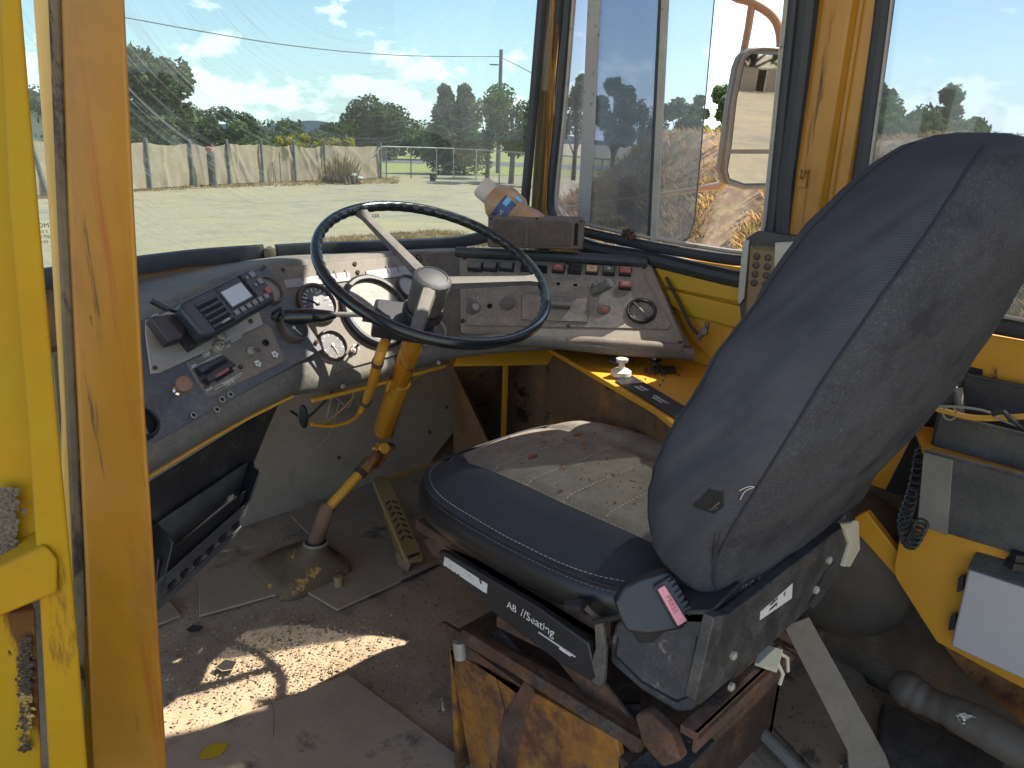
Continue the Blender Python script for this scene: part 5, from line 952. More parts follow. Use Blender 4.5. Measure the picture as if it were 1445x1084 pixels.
# debris
random.seed(21)
def scatter(nm, m, n, reg, s0, s1, zf, par, leafy=False):
    b = B()
    for i in range(n):
        u, v = reg(); p = onz(u, v, .0); p.z = zf(p.x, p.y); s = random.uniform(s0, s1)*random.uniform(.5, 1.2); a = random.random()*6.28; e1 = Vector((math.cos(a), math.sin(a), random.uniform(-.3, .3)))*s; e2 = Vector((-math.sin(a), math.cos(a), random.uniform(-.3, .3)))*s*random.uniform(.3, .9); h = Vector((0, 0, s*random.uniform(.2, .7)))
        b.add([p-e1, p+e2, p+e1*.9, p-e2, p+h], [(0, 1, 4), (1, 2, 4), (2, 3, 4), (3, 0, 4)])
    return part(nm, b, m, par, kind='stuff', ang=10)
zfl = lambda x, y: .002+fz(x, y)
def regA(): 
    while True:
        u, v = random.gauss(400, 110), random.gauss(930, 45)
        if u > 225 and v > 845: return u, v
def regB(): return random.uniform(225, 720), random.uniform(740, 1090)
scatter('dirt_crumbs', CHIPD, 1300, regB, .0012, .0038, zfl, fl); scatter('dirt_crumbs', mat('tan_crumb', (.25, .19, .12), .95, var=.3), 2600, regA, .0015, .0045, zfl, fl); scatter('straw_chips', CHIP, 320, regA, .002, .006, zfl, fl); scatter('leaf_chips', LEAF, 160, regB, .003, .007, zfl, fl)
scatter('dirt_crumbs', CHIPD, 500, lambda: (random.uniform(960, 1290), random.uniform(860, 1090)), .0015, .004, lambda x, y: .018, fl)
random.seed(33); b = B()
for i in range(170):
    x = SX+random.gauss(0, .07); y = random.uniform(.50, 1.0)
    if abs(x-SX) > .2: continue
    p = Vector((x, y, top(x, y)+.001)); s = random.uniform(.0012, .0045 if i % 6 else .009); a = random.random()*6.28; e1 = Vector((math.cos(a), math.sin(a), .1))*s; e2 = Vector((-math.sin(a), math.cos(a), .1))*s*.4
    b.add([p-e1, p+e2, p+e1, p-e2, p+Vector((0, 0, s*.4))], [(0, 1, 4), (1, 2, 4), (2, 3, 4), (3, 0, 4)])
tag(part('seat_debris', b, LEAF, None, ang=10), 'bits of dead leaf scattered on the sunlit seat cushion', 'leaf litter', kind='stuff')
for u, v, s, l in ((752, 642, .012, 'rusty brown leaf on the seat cushion nearest the side bolster'), (817, 607, .014, 'dark red curled leaf on the seat cushion near its front edge')):
    p = onz(u, v, .53); p.z = top(p.x, p.y)+.002; b = B(); b.grid([[p+Vector((s*(i/4-.5)*2, s*.4*(j-1)*math.sin(math.pi*(i+.6)/5.2), .002*math.sin(i)+.0015*abs(j-1))) for j in range(3)] for i in range(5)]); tag(part('dead_leaf', b, mat('red_brown_leaf', (.26, .07, .02), .9), None, solid=.0005), l, 'leaf')
p = onz(300, 1060, .012); b = B(); random.seed(2)
pts = [p+Vector((math.cos(k*.7)*(.02+.008*random.random()), math.sin(k*.7)*(.013+.006*random.random()), 0)) for k in range(9)]; b.prism(pts, (0, 0, .0008)); tag(part('paint_flake', b, Y_LE, None), 'loose yellow paint flake lying on the cab floor plate', 'paint flake')
p = onz(626, 1002, .006); b = B(); b.tube([p, p+Vector((.012, .018, .002))], [.004, .0015], 6); tag(part('cigarette_butt', b, CREAM, None), 'small pale cigarette butt on the floor beside the seat pedestal', 'butt')
b = B(); b.tube(curve([onz(378, 985, .012), onz(386, 1000, .02), onz(386, 1040, .012)], 6), .0006, 5); tag(part('twig', b, CHIPD, None), 'thin dark twig on the floor at the edge of the sunlight', 'twig')
# ================================================================== RIGHT REAR CORNER
XR = 1.36; xr = lambda o=0: (lambda u, v: onx(u, v, XR+o))
rc = thing('rear_side_panel', (XR, .25, 0), 'yellow side panel with cut corner carrying the white enclosure behind the seat', 'panel')
b = B(); b.prism(poly([(1275, 730), (1262, 800), (1264, 815), (1322, 906), (1450, 975), (1600, 1040), (1600, 830), (1445, 780)], xr()), (.006, 0, 0)); part('panel_sheet', b, mat('deep_yellow_panel', (.50, .235, .012), .5, var=.06, dust=.12, layers=[((.2, .09, .02), 30, .70, .73, .8, one)]), rc, bev=.001)
b = B(); b.prism(poly([(1205, 730), (1222, 722), (1275, 790), (1266, 816), (1262, 812), (1208, 752)], xr(.02)), (.02, 0, 0)); part('edge_frame', b, Y_IN, rc, bev=.003)
b = B(); b.prism(poly([(1330, 910), (1345, 905), (1460, 985), (1600, 1080), (1600, 1110), (1440, 1020), (1360, 950)], xr(.03)), (.01, 0, 0)); part('lower_flange', b, Y_RU, rc, bev=.002)
for u, v in ((1362, 763), (1333, 884), (1327, 902)):
    b = B(); b.lathe([(.009, 0), (.009, .002), (.0055, .0022), (.0055, .005), (.003, .005), (.002, .002)], 18, fr(xr()(u, v), (-1, 0, 0))); part('washer_bolt', b, BEZ, rc)
wb = thing('enclosure_box', xr()(1400, 880), 'pale grey wall enclosure box with black top behind the driver seat', 'box')
b = B(); b.prism(poly([(1366, 804), (1500, 848), (1500, 985), (1341, 912)], xr(-.035)), (.034, 0, 0)); part('box_lid', b, BOXW, wb, bev=.004, seg=3)
b = B(); b.prism([xr(-.033)(1366, 800), xr(-.033)(1500, 846), xr(-.001)(1500, 812), xr(-.001)(1378, 778)], (0, 0, -.004)); part('box_top', b, TRAY, wb, bev=.002)
for q in ([(1352, 816), (1360, 814), (1358, 834), (1350, 836)], [(1341, 870), (1349, 868), (1347, 888), (1338, 890)]): b = B(); b.prism(poly(q, xr(-.02)), (.012, 0, 0)); part('box_hinge', b, BLK, wb)
for u, v in ((1371, 808), (1345, 910)): b = B(); b.lathe([(.007, 0), (.007, .003), (.004, .005), (.001, .005)], 14, fr(xr(-.035)(u, v), (-1, 0, 0))); part('corner_screw', b, ALU, wb)
b = B(); b.lathe([(.016, 0), (.016, .012), (.012, .014), (.012, .026), (.002, .026)], 6, fr(xr(-.02)(1432, 800), (0, 0, 1))); part('cable_gland', b, BLK, wb)
tr = thing('tray', xr()(1380, 720), 'black plastic tray taped at the front corner on top of the yellow panel', 'tray')
b = B(); b.prism(poly([(1306, 636), (1352, 650), (1600, 712), (1600, 850), (1445, 786), (1292, 740)], xr(-.012)), (.010, 0, 0)); part('tray_front', b, TRAY, tr, bev=.002)
b = B(); b.prism(poly([(1303, 634), (1345, 646), (1337, 756), (1294, 740)], xr(-.016)), (.003, 0, 0)); part('tape_strip', b, TAPE, tr, bev=.002)
b = B(); tz = xr(-.012)(1400, 662).z
b.prism([onz(1302, 632, tz), onz(1600, 706, tz), onz(1600, 660, tz), onz(1290, 598, tz)], (0, 0, -.01)); part('tray_shelf', b, Y_IN, tr, bev=.002)
b = B(); b.tube([xr(-.014)(1306, 636), xr(-.014)(1600, 712)], .004, 8); part('tray_rim', b, TRAY, tr)
xb = lambda o=0: (lambda u, v: onx(u, v, 1.50+o))
tb = thing('storage_bin', xb()(1420, 590), 'open black plastic bin against the wall below the rear side window', 'bin')
zt = xb(-.0)(1400, 535).z; f0 = Vector((1.40, onx(1350, 600, 1.40).y, 0))
b = B(); y0, y1 = xb()(1362, 535).y, -.2; zb_ = zt-.17
b.box((1.495, (y0+y1)/2, (zt+zb_)/2), (.008, y0-y1, zt-zb_)); b.box((1.44, (y0+y1)/2, zb_), (.12, y0-y1, .008)); b.box((1.385, (y0+y1)/2, (zt-.05+zb_)/2), (.008, y0-y1, zt-.05-zb_)); b.box((1.44, y0, (zt+zb_)/2-.01), (.11, .008, zt-zb_-.02)); part('bin_shell', b, TRAY, tb, bev=.003)
b = B(); b.tube([(1.385, y0, zt-.05), (1.385, y1, zt-.05)], .004, 8); b.tube([(1.385, y0, zt-.05), (1.495, y0, zt)], .004, 8); b.tube([(1.493, y0, zt), (1.493, y1, zt)], .004, 8); part('bin_rim', b, TRAY, tb)
b = B(); b.prism(poly([(1340, 512), (1386, 522), (1384, 560), (1260, 740), (1225, 740)], lambda u, v: onx(u, v, 1.505)), (.004, 0, 0)); pmm = mat('perforated_black_sheet', (.012, .012, .012), .7, dust=.15, bump=1, bscale=240); tag(part('perforated_panel', b, pmm, None), 'black perforated sheet panel behind the coiled cord', 'panel')
b = B(); b.tube(curve([xb(-.05)(1350, 548), xb(-.06)(1353, 580), xb(-.08)(1345, 620), xb(-.08)(1342, 640)], 5), .009, 10); tag(part('grey_hose', b, TAPE, None), 'short grey hose standing between the bin and the tray', 'hose')
for i, (pts, r, m_, l) in enumerate((([(1290, 568), (1340, 582), (1380, 590), (1445, 588), (1550, 580)], .005, WIREY, 'thick orange yellow cable crossing above the black bin'), ([(1295, 574), (1345, 574), (1390, 580), (1412, 592), (1445, 604), (1550, 640)], .0022, WIREG, 'grey wire with stripped end crossing above the black bin'), ([(1400, 585), (1416, 582), (1430, 594), (1460, 610), (1550, 620)], .004, WIREB, 'black cable end bent over the orange cable above the bin'))):
    b = B(); b.tube(curve([onx(u, v, 1.36-.004*i) for u, v in pts], 6), r, 8); tag(part('cable', b, m_, None), l, 'cable')
c = onx(1340, 583, 1.357); b = B(); b.tube([c+Vector((0, math.cos(k*.63)*.010, math.sin(k*.63)*.012)) for k in range(10)], .0018, 5, closed=True); tag(part('cable_tie', b, WIREG, None), 'pale tie wrapped round the orange cable above the bin', 'cable tie')
hx = curve([onx(1300, 640, 1.37), onx(1290, 690, 1.36), onx(1276, 735, 1.35), onx(1285, 766, 1.345), onx(1300, 740, 1.34)], 40); b = B(); hp = []
for i, p in enumerate(hx): a = i*.85; hp.append(p+Vector((math.sin(a)*.004, math.cos(a)*.011, math.sin(a)*.011)))
b.tube(hp, .0026, 6); tag(part('coiled_cord', b, RUB, None), 'black coiled cord hanging beside the taped tray corner', 'cord')
b = B(); dc = onx(1185, 815, 1.40); b.lathe([(.001, .055), (.09, .05), (.135, .035), (.150, .01), (.155, -.02), (.155, -.10)], 40, fr(dc+Vector((.04, .02, .0)), (-1, -.15, 0)) @ Matrix.Diagonal((1.0, 1.0, 1, 1))); tag(part('air_tank', b, mat('dusty_dark_tank', (.075, .06, .045), .75, var=.3, dust=.45, dustc=(.14, .11, .08), dscale=5), None, ang=50), 'large rounded dusty brown tank on the floor against the side wall', 'tank')
# sleeve on the floor
sv = thing('rubber_sleeve', onz(1340, 1020, .03), 'grey rubber sleeve wrapped with torn clear tape lying in the rear corner', 'sleeve')
svp = [onx(1262, 958, 1.30), onx(1285, 975, 1.295), onx(1310, 990, 1.29), onx(1345, 1006, 1.28), onx(1385, 1026, 1.27), onx(1420, 1046, 1.26), onx(1480, 1080, 1.25)]
b = B(); b.tube(curve(svp, 6), [.020+.012*math.sin(min(1, i/6)*1.5)-.007*math.exp(-((i-14)/5)**2)+.0022*noise.noise((i*.45, 1, 2)) for i in range(37)], 20); part('sleeve_body', b, GREYB, sv, ang=80)
c = onx(1358, 1008, 1.25); random.seed(9); b = B()
for i in range(12): q = c+Vector((random.uniform(-.004, .0), random.uniform(-.012, .012), random.uniform(-.008, .010))); b.add([q, q+Vector((-.003, random.uniform(-.016, .016), random.uniform(-.01, .02))), q+Vector((-.004, random.uniform(-.012, .012), random.uniform(-.015, .005)))], [(0, 1, 2)])
part('torn_tape', b, mat('shiny_tape', (.5, .5, .42), .15, .3), sv)
b = B(); b.prism([onz(1244, 988, .05), onz(1420, 1070, .05), onz(1380, 1140, .05), onz(1236, 1100, .05)], (0, 0, -.05)); tag(part('flat_case', b, mat('dusty_dark_case', (.06, .052, .042), .7, dust=.4), None, bev=.008), 'flat dusty dark case under the grey rubber sleeve', 'case')
# ================================================================== OUTSIDE
b = B(); b.add([(-900, -900, GZ), (900, -900, GZ), (900, 900, GZ), (-900, 900, GZ)], [(0, 1, 2, 3)]); struct('ground', b, GRAVEL)
def fg(u, d): 
    p = far(u, 230, d); p.z = GZ; return p
def strip_ground(nm, us, m, dz, kind='structure'):
    b = B(); A = [fg(u, d0)+Vector((0, 0, dz)) for u, d0, d1 in us]; C_ = [fg(u, d1)+Vector((0, 0, dz)) for u, d0, d1 in us]; b.grid([A, C_]); return tag(part(nm, b, m, None), None, None, kind=kind)
strip_ground('grass_verge', [(-400, 33, 120), (100, 36, 120), (480, 44, 130), (560, 47, 140), (760, 50, 140), (1100, 50, 140), (1900, 50, 140)], GRASSG, .02)
strip_ground('road', [(-400, 62, 70), (400, 64, 72), (600, 66, 76), (700, 66, 78), (1500, 66, 80)], ROADM, .04)
random.seed(14)
def blades(nm, mats, pts, hmin, hmax, rad_, nb, label, wid=.012, droop=.5):
    b = B()
    for p in pts:
        base = random.choices(range(len(mats)), [.5, .3, .2][:len(mats)])[0]
        for k in range(nb):
            b.cur = base if random.random() < .8 else random.randrange(len(mats)); a = random.random()*6.28; r = random.random()*rad_; q = p+Vector((math.cos(a)*r, math.sin(a)*r, -.02)); h = random.uniform(hmin, hmax); dr = Vector((math.cos(a), math.sin(a), 0))*h*random.uniform(.1, droop); sd_ = Vector((-math.sin(a), math.cos(a), 0))*wid*random.uniform(.6, 1.4)
            b.add([q-sd_, q+sd_, q+dr*.5+Vector((0, 0, h*.65))+sd_*.6, q+dr+Vector((0, 0, h))], [(0, 1, 2, 3)])
    o = part(nm, b, mats, None, ang=10); return tag(o, label, 'grass', kind='stuff')
blades('dry_grass', [leafmat('verge_straw', (.52, .42, .2), .3), leafmat('verge_brown', (.34, .22, .12), .3)], [fg(u_ := random.uniform(-60, 560), (29+.022*max(0, u_))*random.uniform(.90, 1.03)) for _ in range(2600)], .04, .14, .2, 6, 'dry straw coloured grass along the foot of the shade cloth fence', .02, 1.2)
# shade cloth fence
fenceU = [(-260, 24.5), (-100, 26), (60, 28), (209, 31), (270, 32.6), (323, 34), (370, 35.4), (416, 36.6), (458, 38), (537, 41)]
FD = lambda u: next(d0+(d1-d0)*(u-u0)/(u1-u0) for (u0, d0), (u1, d1) in zip(fenceU, fenceU[1:]) if u <= u1)
fe = thing('shade_cloth_fence', fg(323, 34), 'long fence of grey posts covered in sagging beige shade cloth', 'fence')
pm_ = B(); pm_.lathe([(.055, 0), (.055, 1.78), (.05, 1.80), (.001, 1.80)], 10); pme = mesh('post', pm_, POSTM)
for i, (u, d) in enumerate(fenceU):
    M = Matrix.Translation(fg(u, d-.12)) @ Matrix.Rotation(random.uniform(-.03, .03), 4, 'X') @ Matrix.Rotation(-.13 if i == 2 else random.uniform(-.02, .02), 4, 'Y'); part('post', pme, None, fe, M)
for i, ((u0, d0), (u1, d1)) in enumerate(zip(fenceU, fenceU[1:])):
    A, C_ = fg(u0, d0), fg(u1, d1); n_ = 40; rows = []; dv = (C_-A).normalized(); nr = Vector((dv.y, -dv.x, 0)); folds = [(random.random(), random.uniform(-.5, .7), random.uniform(.02, .05)) for _ in range(5 if u0 > 300 else 2)]
    for j in range(13):
        t = j/12; r = []
        for k in range(n_+1):
            x = k/n_; sag = (.10+.05*math.sin(i*2.1))*math.sin(math.pi*x)*t**3; off = sum(.05*math.exp(-((x-(f0+f1*(1-t)))/f2)**2) for f0, f1, f2 in folds)+.05*noise.noise((x*6+i*5, t*2, 4))
            p = A.lerp(C_, x)+Vector((0, 0, .06+1.58*t-sag+.03*noise.noise((x*7, i, 1)))); r.append(p+nr*off)
        rows.append(r)
    b = B(); b.grid(rows); part('cloth_panel', b, CLOTH, fe, ang=80)
b = B(); b.tube([fg(504, 40)+Vector((0, 0, .25)), fg(537, 40.8)+Vector((0, 0, 1.55))], .035, 8); part('brace', b, PIPE, fe)
for u, h in ((385, .9), (395, 1.3)): b = B(); b.tube([fg(u, FD(u)-.2), fg(u, FD(u)-.2)+Vector((0, 0, h))], .02, 6); part('stake', b, POSTM, fe)
# pipe gate and mesh fence beyond it
ge = thing('wire_fence', fg(650, 43), 'pipe and wire mesh fence and gate right of the shade cloth', 'fence')
gU = [(537, 41), (545, 42), (580, 42.5), (616, 43), (640, 43.2), (672, 42), (705, 40), (745, 37), (790, 33), (850, 29), (930, 25)]
for u, d in gU: b = B(); b.tube([fg(u, d), fg(u, d)+Vector((0, 0, 1.62))], .032, 8); part('post', b, POSTM if u in (545, 580) else PIPE, ge)
for (u0, d0), (u1, d1) in zip(gU, gU[1:]): b = B(); b.tube([fg(u0, d0)+Vector((0, 0, 1.60)), fg(u1, d1)+Vector((0, 0, 1.60))], .032, 6); part('top_rail', b, PIPE, ge)
b = B()
for (u0, d0), (u1, d1) in zip(gU, gU[1:]):
    A, C_ = fg(u0, d0), fg(u1, d1); n_ = int((C_-A).length/.2)+1
    for k in range(-8, n_+1):
        for s in (0, 1):
            x0, x1 = k/n_, (k+8)/n_; z0, z1 = (0, 1.6) if s else (1.6, 0)
            if x0 < 0: z0 += (z1-z0)*(-x0)/(x1-x0); x0 = 0
            if x1 > 1: z1 = z0+(z1-z0)*(1-x0)/(x1-x0); x1 = 1
            if x0 >= 1: continue
            p, q = A.lerp(C_, x0)+Vector((0, 0, z0)), A.lerp(C_, x1)+Vector((0, 0, z1)); b.tube([p, q], .004, 3, cap=False)
part('wire_mesh', b, PIPE, ge, kind='stuff')
b = B(); pg = fg(611, 40.5); b.box((0, 0, .22), (.35, .12, .34)); b.box((0, 0, .1), (.16, .3, .2)); tag(part('gate_wheel_block', b, RUB, None, Matrix.Translation(pg), bev=.03), 'small dark block on the gravel below the wire gate', 'block')
ps = fg(298, 32.6); b = B(); b.tube([ps+Vector((0, 0, z)) for z in (0, .3, .8, 1.2, 1.35)], [.17, .14, .15, .15, .10], 12); st_ = thing('stand_in_post', ps, 'dark leafy stand-in post with faded red top against the shade cloth', 'post'); part('post_body', b, mat('mottled_post', (.10, .10, .075), .9, var=.5), st_); b = B(); b.lathe([(.09, 1.34), (.12, 1.40), (.12, 1.48), (.06, 1.53), (.001, 1.54)], 12, Matrix.Translation(ps+Vector((-.06, 0, 0)))); part('red_cap', b, mat('faded_red_cap', (.40, .10, .09), .8), st_)  # made-up post for an unclear plant-like shape at the cloth
# trees
def tree(kind, p, h, w, n, lf, label, bare=.12, leaf=None, lobes=9, trunk=True, cat='tree', shape='round', grp=None, seed=0, second=None):
    rnd = random.Random(seed+int(p.x*13+p.y*7)); h *= 1.17; t = thing(kind, p, label, cat, grp); leaf = (leaf or max(.05, w*.022))*1.35; n = int(n*2.3)
    cl = []
    for i in range(lobes):
        if shape == 'cone':
            f = (i+.5)/lobes; r = w*.5*(1-f)**.75*.85+.02*w; a = i*2.4; cl.append((Vector((math.cos(a)*r*.35, math.sin(a)*r*.35, h*(bare+(1-bare)*(.08+f*.86)))), w*(.40*(1-f)**.8+.10)))
        else:
            a = i*2.399; f = rnd.uniform(.15, .85); rr_ = w*.5*math.sqrt(rnd.uniform(.05, 1))*math.sqrt(max(.1, 1-(f*1.5-.75)**2))*.8; cl.append((Vector((math.cos(a)*rr_, math.sin(a)*rr_, h*(bare+(1-bare)*(.12+.76*f)))), w*rnd.uniform(.14, .24)))
    b = B()
    for i in range(n):
        c, r = cl[rnd.randrange(len(cl))]; d = Vector((rnd.gauss(0, 1), rnd.gauss(0, 1), rnd.gauss(0, .8))); d.normalize(); q = c+d*r*(rnd.random()**.35); 
        if noise.noise(q*(2.6/max(.4, w*.25))) < -.24: continue
        s = leaf*rnd.uniform(.6, 1.5); e1 = Vector((rnd.gauss(0, 1), rnd.gauss(0, 1), rnd.gauss(0, .6))).normalized(); e2 = e1.cross(Vector((rnd.gauss(0, 1), rnd.gauss(0, 1), rnd.gauss(0, 1)))).normalized(); b.cur = 1 if (second and rnd.random() < .3) else 0
        b.add([p+q-e1*s, p+q+e2*s*.5, p+q+e1*s, p+q-e2*s*.5], [(0, 1, 2, 3)])
    part('crown', b, [lf, second] if second else lf, t, smooth=False) if False else part('crown', mesh('crown', b, [lf, second] if second else lf, smooth=False), None, t)
    if trunk:
        b = B(); b.tube([p, p+Vector((w*.02, 0, h*.3)), p+Vector((0, w*.02, h*.6)), p+Vector((-w*.01, 0, h*.66))], [w*.035+.03, w*.028+.02, w*.016+.01, w*.005], 8)
        for c, r in cl[:7]: b.tube([p+Vector((0, 0, max(.05, c.z*.45))), p+Vector((c.x*.5, c.y*.5, c.z*.75)), p+c], [w*.014+.01, w*.009+.005, w*.003], 5)
        part('trunk', b, BARK, t)
    return t
def zat(u, v, d): return far(u, v, d).z-GZ
T = [('fig_tree', 214, 55, 86, 118, 6500, LF2, 'big spreading tree at the left behind the shade cloth fence', 13, LF1),
     ('tree', 60, 60, 128, 70, 1600, LF2, 'tree seen in the gap left of the yellow door pillar', 9, None),
     ('tree', 292, 75, 150, 52, 1600, LF2, 'low sparse tree right of the big spreading tree', 7, None),
     ('tree', 340, 72, 148, 48, 2200, LF1, 'dark domed tree behind the middle of the shade cloth', 6, None),
     ('tree', 392, 80, 166, 40, 1300, LF2, 'small round tree left of the blue hill', 6, None),
     ('tree', 425, 110, 172, 22, 500, LF2, 'tiny distant tree in front of the blue hill', 5, None),
     ('tree', 478, 85, 168, 46, 1500, LF3, 'small yellow green tree right of the blue hill', 6, LF2),
     ('eucalyptus_tree', 530, 70, 140, 78, 3600, LF2, 'wide open grey green tree behind the brush pile', 12, LF1),
     ('tree', 590, 90, 168, 50, 1300, LF2, 'pale tree between the wide tree and the tall dark pair', 7, LF3)]
for k, (nm, u, d, vt, wpx, n, lf, lab, lo, sec) in enumerate(T): h = zat(u, vt, d); tree(nm, fg(u, d), h, wpx*d/PF*1.05, n, lf, lab, lobes=lo, seed=k, second=sec)
hp_ = [(626, 46, 132, 44), (652, 47, 132, 44)]
tree('cypress_tree', fg(628, 48), zat(628, 134, 48), 2.5, 2600, LF1, 'tall dark pointed tree nearest the gate, left one of the pair', shape='cone', lobes=10, bare=.02, seed=50, second=LF2, leaf=.12)
tree('cypress_tree', fg(655, 48.5), zat(655, 134, 48.5), 2.9, 2800, LF1, 'tall dark pointed tree left of the power pole, right one of the pair', shape='cone', lobes=10, bare=.02, seed=51, second=LF2, leaf=.10)
for k, (u, d, vt, wpx, lab) in enumerate(((688, 44, 138, 66, 'bushy tree directly under the power pole'), (722, 40, 124, 84, 'tall bushy tree against the windscreen right edge'), (760, 38, 150, 60, 'bushy tree hidden behind the corner pillar'))): tree('bushy_tree', fg(u, d), zat(u, vt, d), wpx*d/PF*1.1, 2400, LF3 if k == 1 else LF2, lab, lobes=9, bare=.02, seed=60+k, second=LF1)
ORD = 'first second third fourth fifth sixth seventh eighth ninth tenth eleventh twelfth'.split()
for k, (u, w_) in enumerate([(u, 60) for u in range(60, 680, 52)]):
    d = 62+(k*37 % 17); tree('hedge_bush', fg(u, d), zat(u, 176+(k*53 % 13), d), 95*d/PF, 1500, (LF2, LF1, LF3)[k % 3], None, lobes=6, bare=0, trunk=False, cat='bush', seed=80+k, grp='bushes in the hedge line beyond the fence')['label'] = ORD[k]+' low green bush from the left in the hedge line beyond the fence'
for k, u in enumerate((405, 430, 452, 470, 490)): tree('flowering_bush', fg(u, 44), zat(u, 194, 44), 1.3, 500, LF4, ORD[k]+' yellow flowering bush from the left peeping over the shade cloth', lobes=5, bare=.4, trunk=True, cat='bush', seed=120+k, grp='yellow flowering bushes', second=LF3)
# power pole and wires
pp = fg(703, 52); ph = zat(705, 70, 52); po = thing('power_pole', pp, 'tall timber power pole above the trees at the gate', 'pole'); b = B(); b.tube([pp, pp+Vector((0, 0, ph))], [.16, .12], 10); part('pole_shaft', b, POSTM, po); b = B(); b.tube([pp+Vector((-.5, .5, ph-.9)), pp+Vector((-.1, .1, ph-.9))], .04, 6); part('bracket', b, BLK, po)
b = B(); b.tube(curve([far(-300, -60, 30), far(100, 8, 34), far(172, 24, 36), far(400, 63, 42), far(560, 78, 47), far(704, 80, 52)], 8), .022, 5); tag(part('power_line', b, WIREB, None), 'long sagging power line from the upper left to the pole', 'power line')
b = B(); b.tube(curve([far(704, 80, 52), far(735, 95, 46), far(800, 130, 38)], 8), .02, 5); tag(part('power_line', b, WIREB, None), 'short power line dropping right from the pole', 'power line')
# hills
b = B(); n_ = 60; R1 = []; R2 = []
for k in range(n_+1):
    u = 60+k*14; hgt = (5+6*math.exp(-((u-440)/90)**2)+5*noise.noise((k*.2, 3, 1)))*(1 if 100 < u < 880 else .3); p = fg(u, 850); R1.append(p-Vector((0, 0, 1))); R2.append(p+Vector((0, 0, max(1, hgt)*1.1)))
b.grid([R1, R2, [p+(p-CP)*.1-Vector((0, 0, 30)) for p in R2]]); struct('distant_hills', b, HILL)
# brush pile
bp_ = fg(480, 36.5); bpn = thing('brush_pile', bp_, 'heap of dry palm fronds and rubbish in front of the shade cloth', 'brush pile')
random.seed(77); b = B()
for i in range(170):
    a = random.random()*6.28; r = random.random()**.6*.8; q = bp_+Vector((math.cos(a)*r, math.sin(a)*r, random.uniform(0, .25))); h = random.uniform(.4, 1.5)*(1-.45*r); dr = Vector((math.cos(a+random.uniform(-1, 1)), math.sin(a), 0))*random.uniform(.05, .35); sd_ = Vector((random.uniform(-1, 1), random.uniform(-1, 1), 0)).normalized()*random.uniform(.02, .045)
    b.add([q-sd_, q+sd_, q+dr*.5+Vector((0, 0, h*.7))+sd_, q+dr+Vector((0, 0, h)), q+dr*.5+Vector((0, 0, h*.7))-sd_], [(0, 1, 2, 3, 4)])
part('dry_fronds', mesh('dry_fronds', b, LFD, smooth=False), None, bpn, kind='stuff')
b = B()
for i in range(60): a = random.random()*6.28; r = random.random()*.95; q = bp_+Vector((math.cos(a)*r, math.sin(a)*r, 0)); b.lathe([(.001, .0), (random.uniform(.06, .16), .04), (random.uniform(.03, .09), random.uniform(.12, .32)), (.001, .35)], 6, Matrix.Translation(q), cap=False)
part('dark_heap', b, BOOTM, bpn, kind='stuff')
for dx, dz, m_, s in ((.45, .34, WHITE, .2), (.72, .24, WHITE, .16), (.3, .1, mat('red_rubbish', (.4, .13, .08), .8), .22), (.7, .06, bpy.data.materials['red_rubbish'], .16)):
    q = bp_+Vector((dx*.7, -dx*.7-.3, dz)); b = B(); b.lathe([(.001, 0), (s, .04), (s*.7, s*.6), (.001, s*.75)], 7, Matrix.Translation(q)); part('rubbish_bag', b, m_, bpn)
# bank on the right
def bank(x, y):
    ax_, ay, bx_, by = 14.5, -30, 14.6, 8.3; t = max(0, min(1, (y-ay)/(by-ay))); dx, dy = x-(ax_+(bx_-ax_)*t), y-(ay+(by-ay)*t); d = math.hypot(dx, dy)/5.6
    k = max(0, 1-d); k = k*k*(3-2*k); h = 2.42*min(1, k*1.25)
    return GZ-.05+h+(.10*noise.noise((x*.9, y*.9, 0))+.05*noise.noise((x*3, y*3, 1)))*min(1, h*2)
b = B(); b.grid([[Vector((8+.25*i, -30+.35*j, bank(8+.25*i, -30+.35*j))) for i in range(56)] for j in range(132)]); struct('earth_bank', b, DIRTM, ang=80)
random.seed(15); pts = []
while len(pts) < 21000:
    x, y = (random.uniform(8.3, 12) if random.random() < .6 else random.uniform(8.3, 17)), random.uniform(-6, 14.5)
    if noise.noise((x*.7, y*.7, 9)) > -.22-.2*random.random(): pts.append(Vector((x, y, bank(x, y))))
blades('bank_grass', [leafmat('bank_straw', (.44, .28, .12), .35), leafmat('bank_brown', (.28, .145, .07), .3), leafmat('bank_green', (.18, .20, .05), .35)], [p for p in pts if p.z > GZ-.2], .04, .15, .14, 6, 'clumps of dry straw and green grass covering the earth bank', .010, 1.6)
for k, (u, d, vt, wpx, n, lf, lab) in enumerate(((866, 24, 86, 70, 3400, LF1, 'tall dark tree behind the bank seen through the grey sliding pane'), (812, 27, 100, 60, 2400, LF1, 'dark tree behind the bank seen beside the window frame'), (905, 30, 150, 80, 1600, LF2, 'low tree behind the bank left of the slider bar'), (962, 26, 134, 60, 2400, LF1, 'dark tree behind the bank between the slider bar and the pane edge'), (985, 24, 102, 34, 1300, LF1, 'slim dark tree behind the bank just left of the mirror'), (1030, 24, 112, 60, 2400, LF1, 'dense dark tree behind the bank partly hidden by the mirror'), (1100, 26, 118, 70, 1500, LF1, 'dark tree behind the bank hidden by the mirror and window frame'), (1252, 25, 98, 74, 3000, LF3, 'light green tree behind the bank next to the window pillar'), (1335, 26, 102, 92, 3800, LF2, 'round tree behind the bank above the seat back'))):
    p = far(u, 200, d); p.z = GZ+(.9 if k < 7 else 1.2); tree('bank_tree', p, zat(u, vt, d)-(p.z-GZ), wpx*d/PF, n, lf, lab, bare=.1, lobes=9, seed=140+k, second=LF3 if k > 6 else LF2, cat='tree')
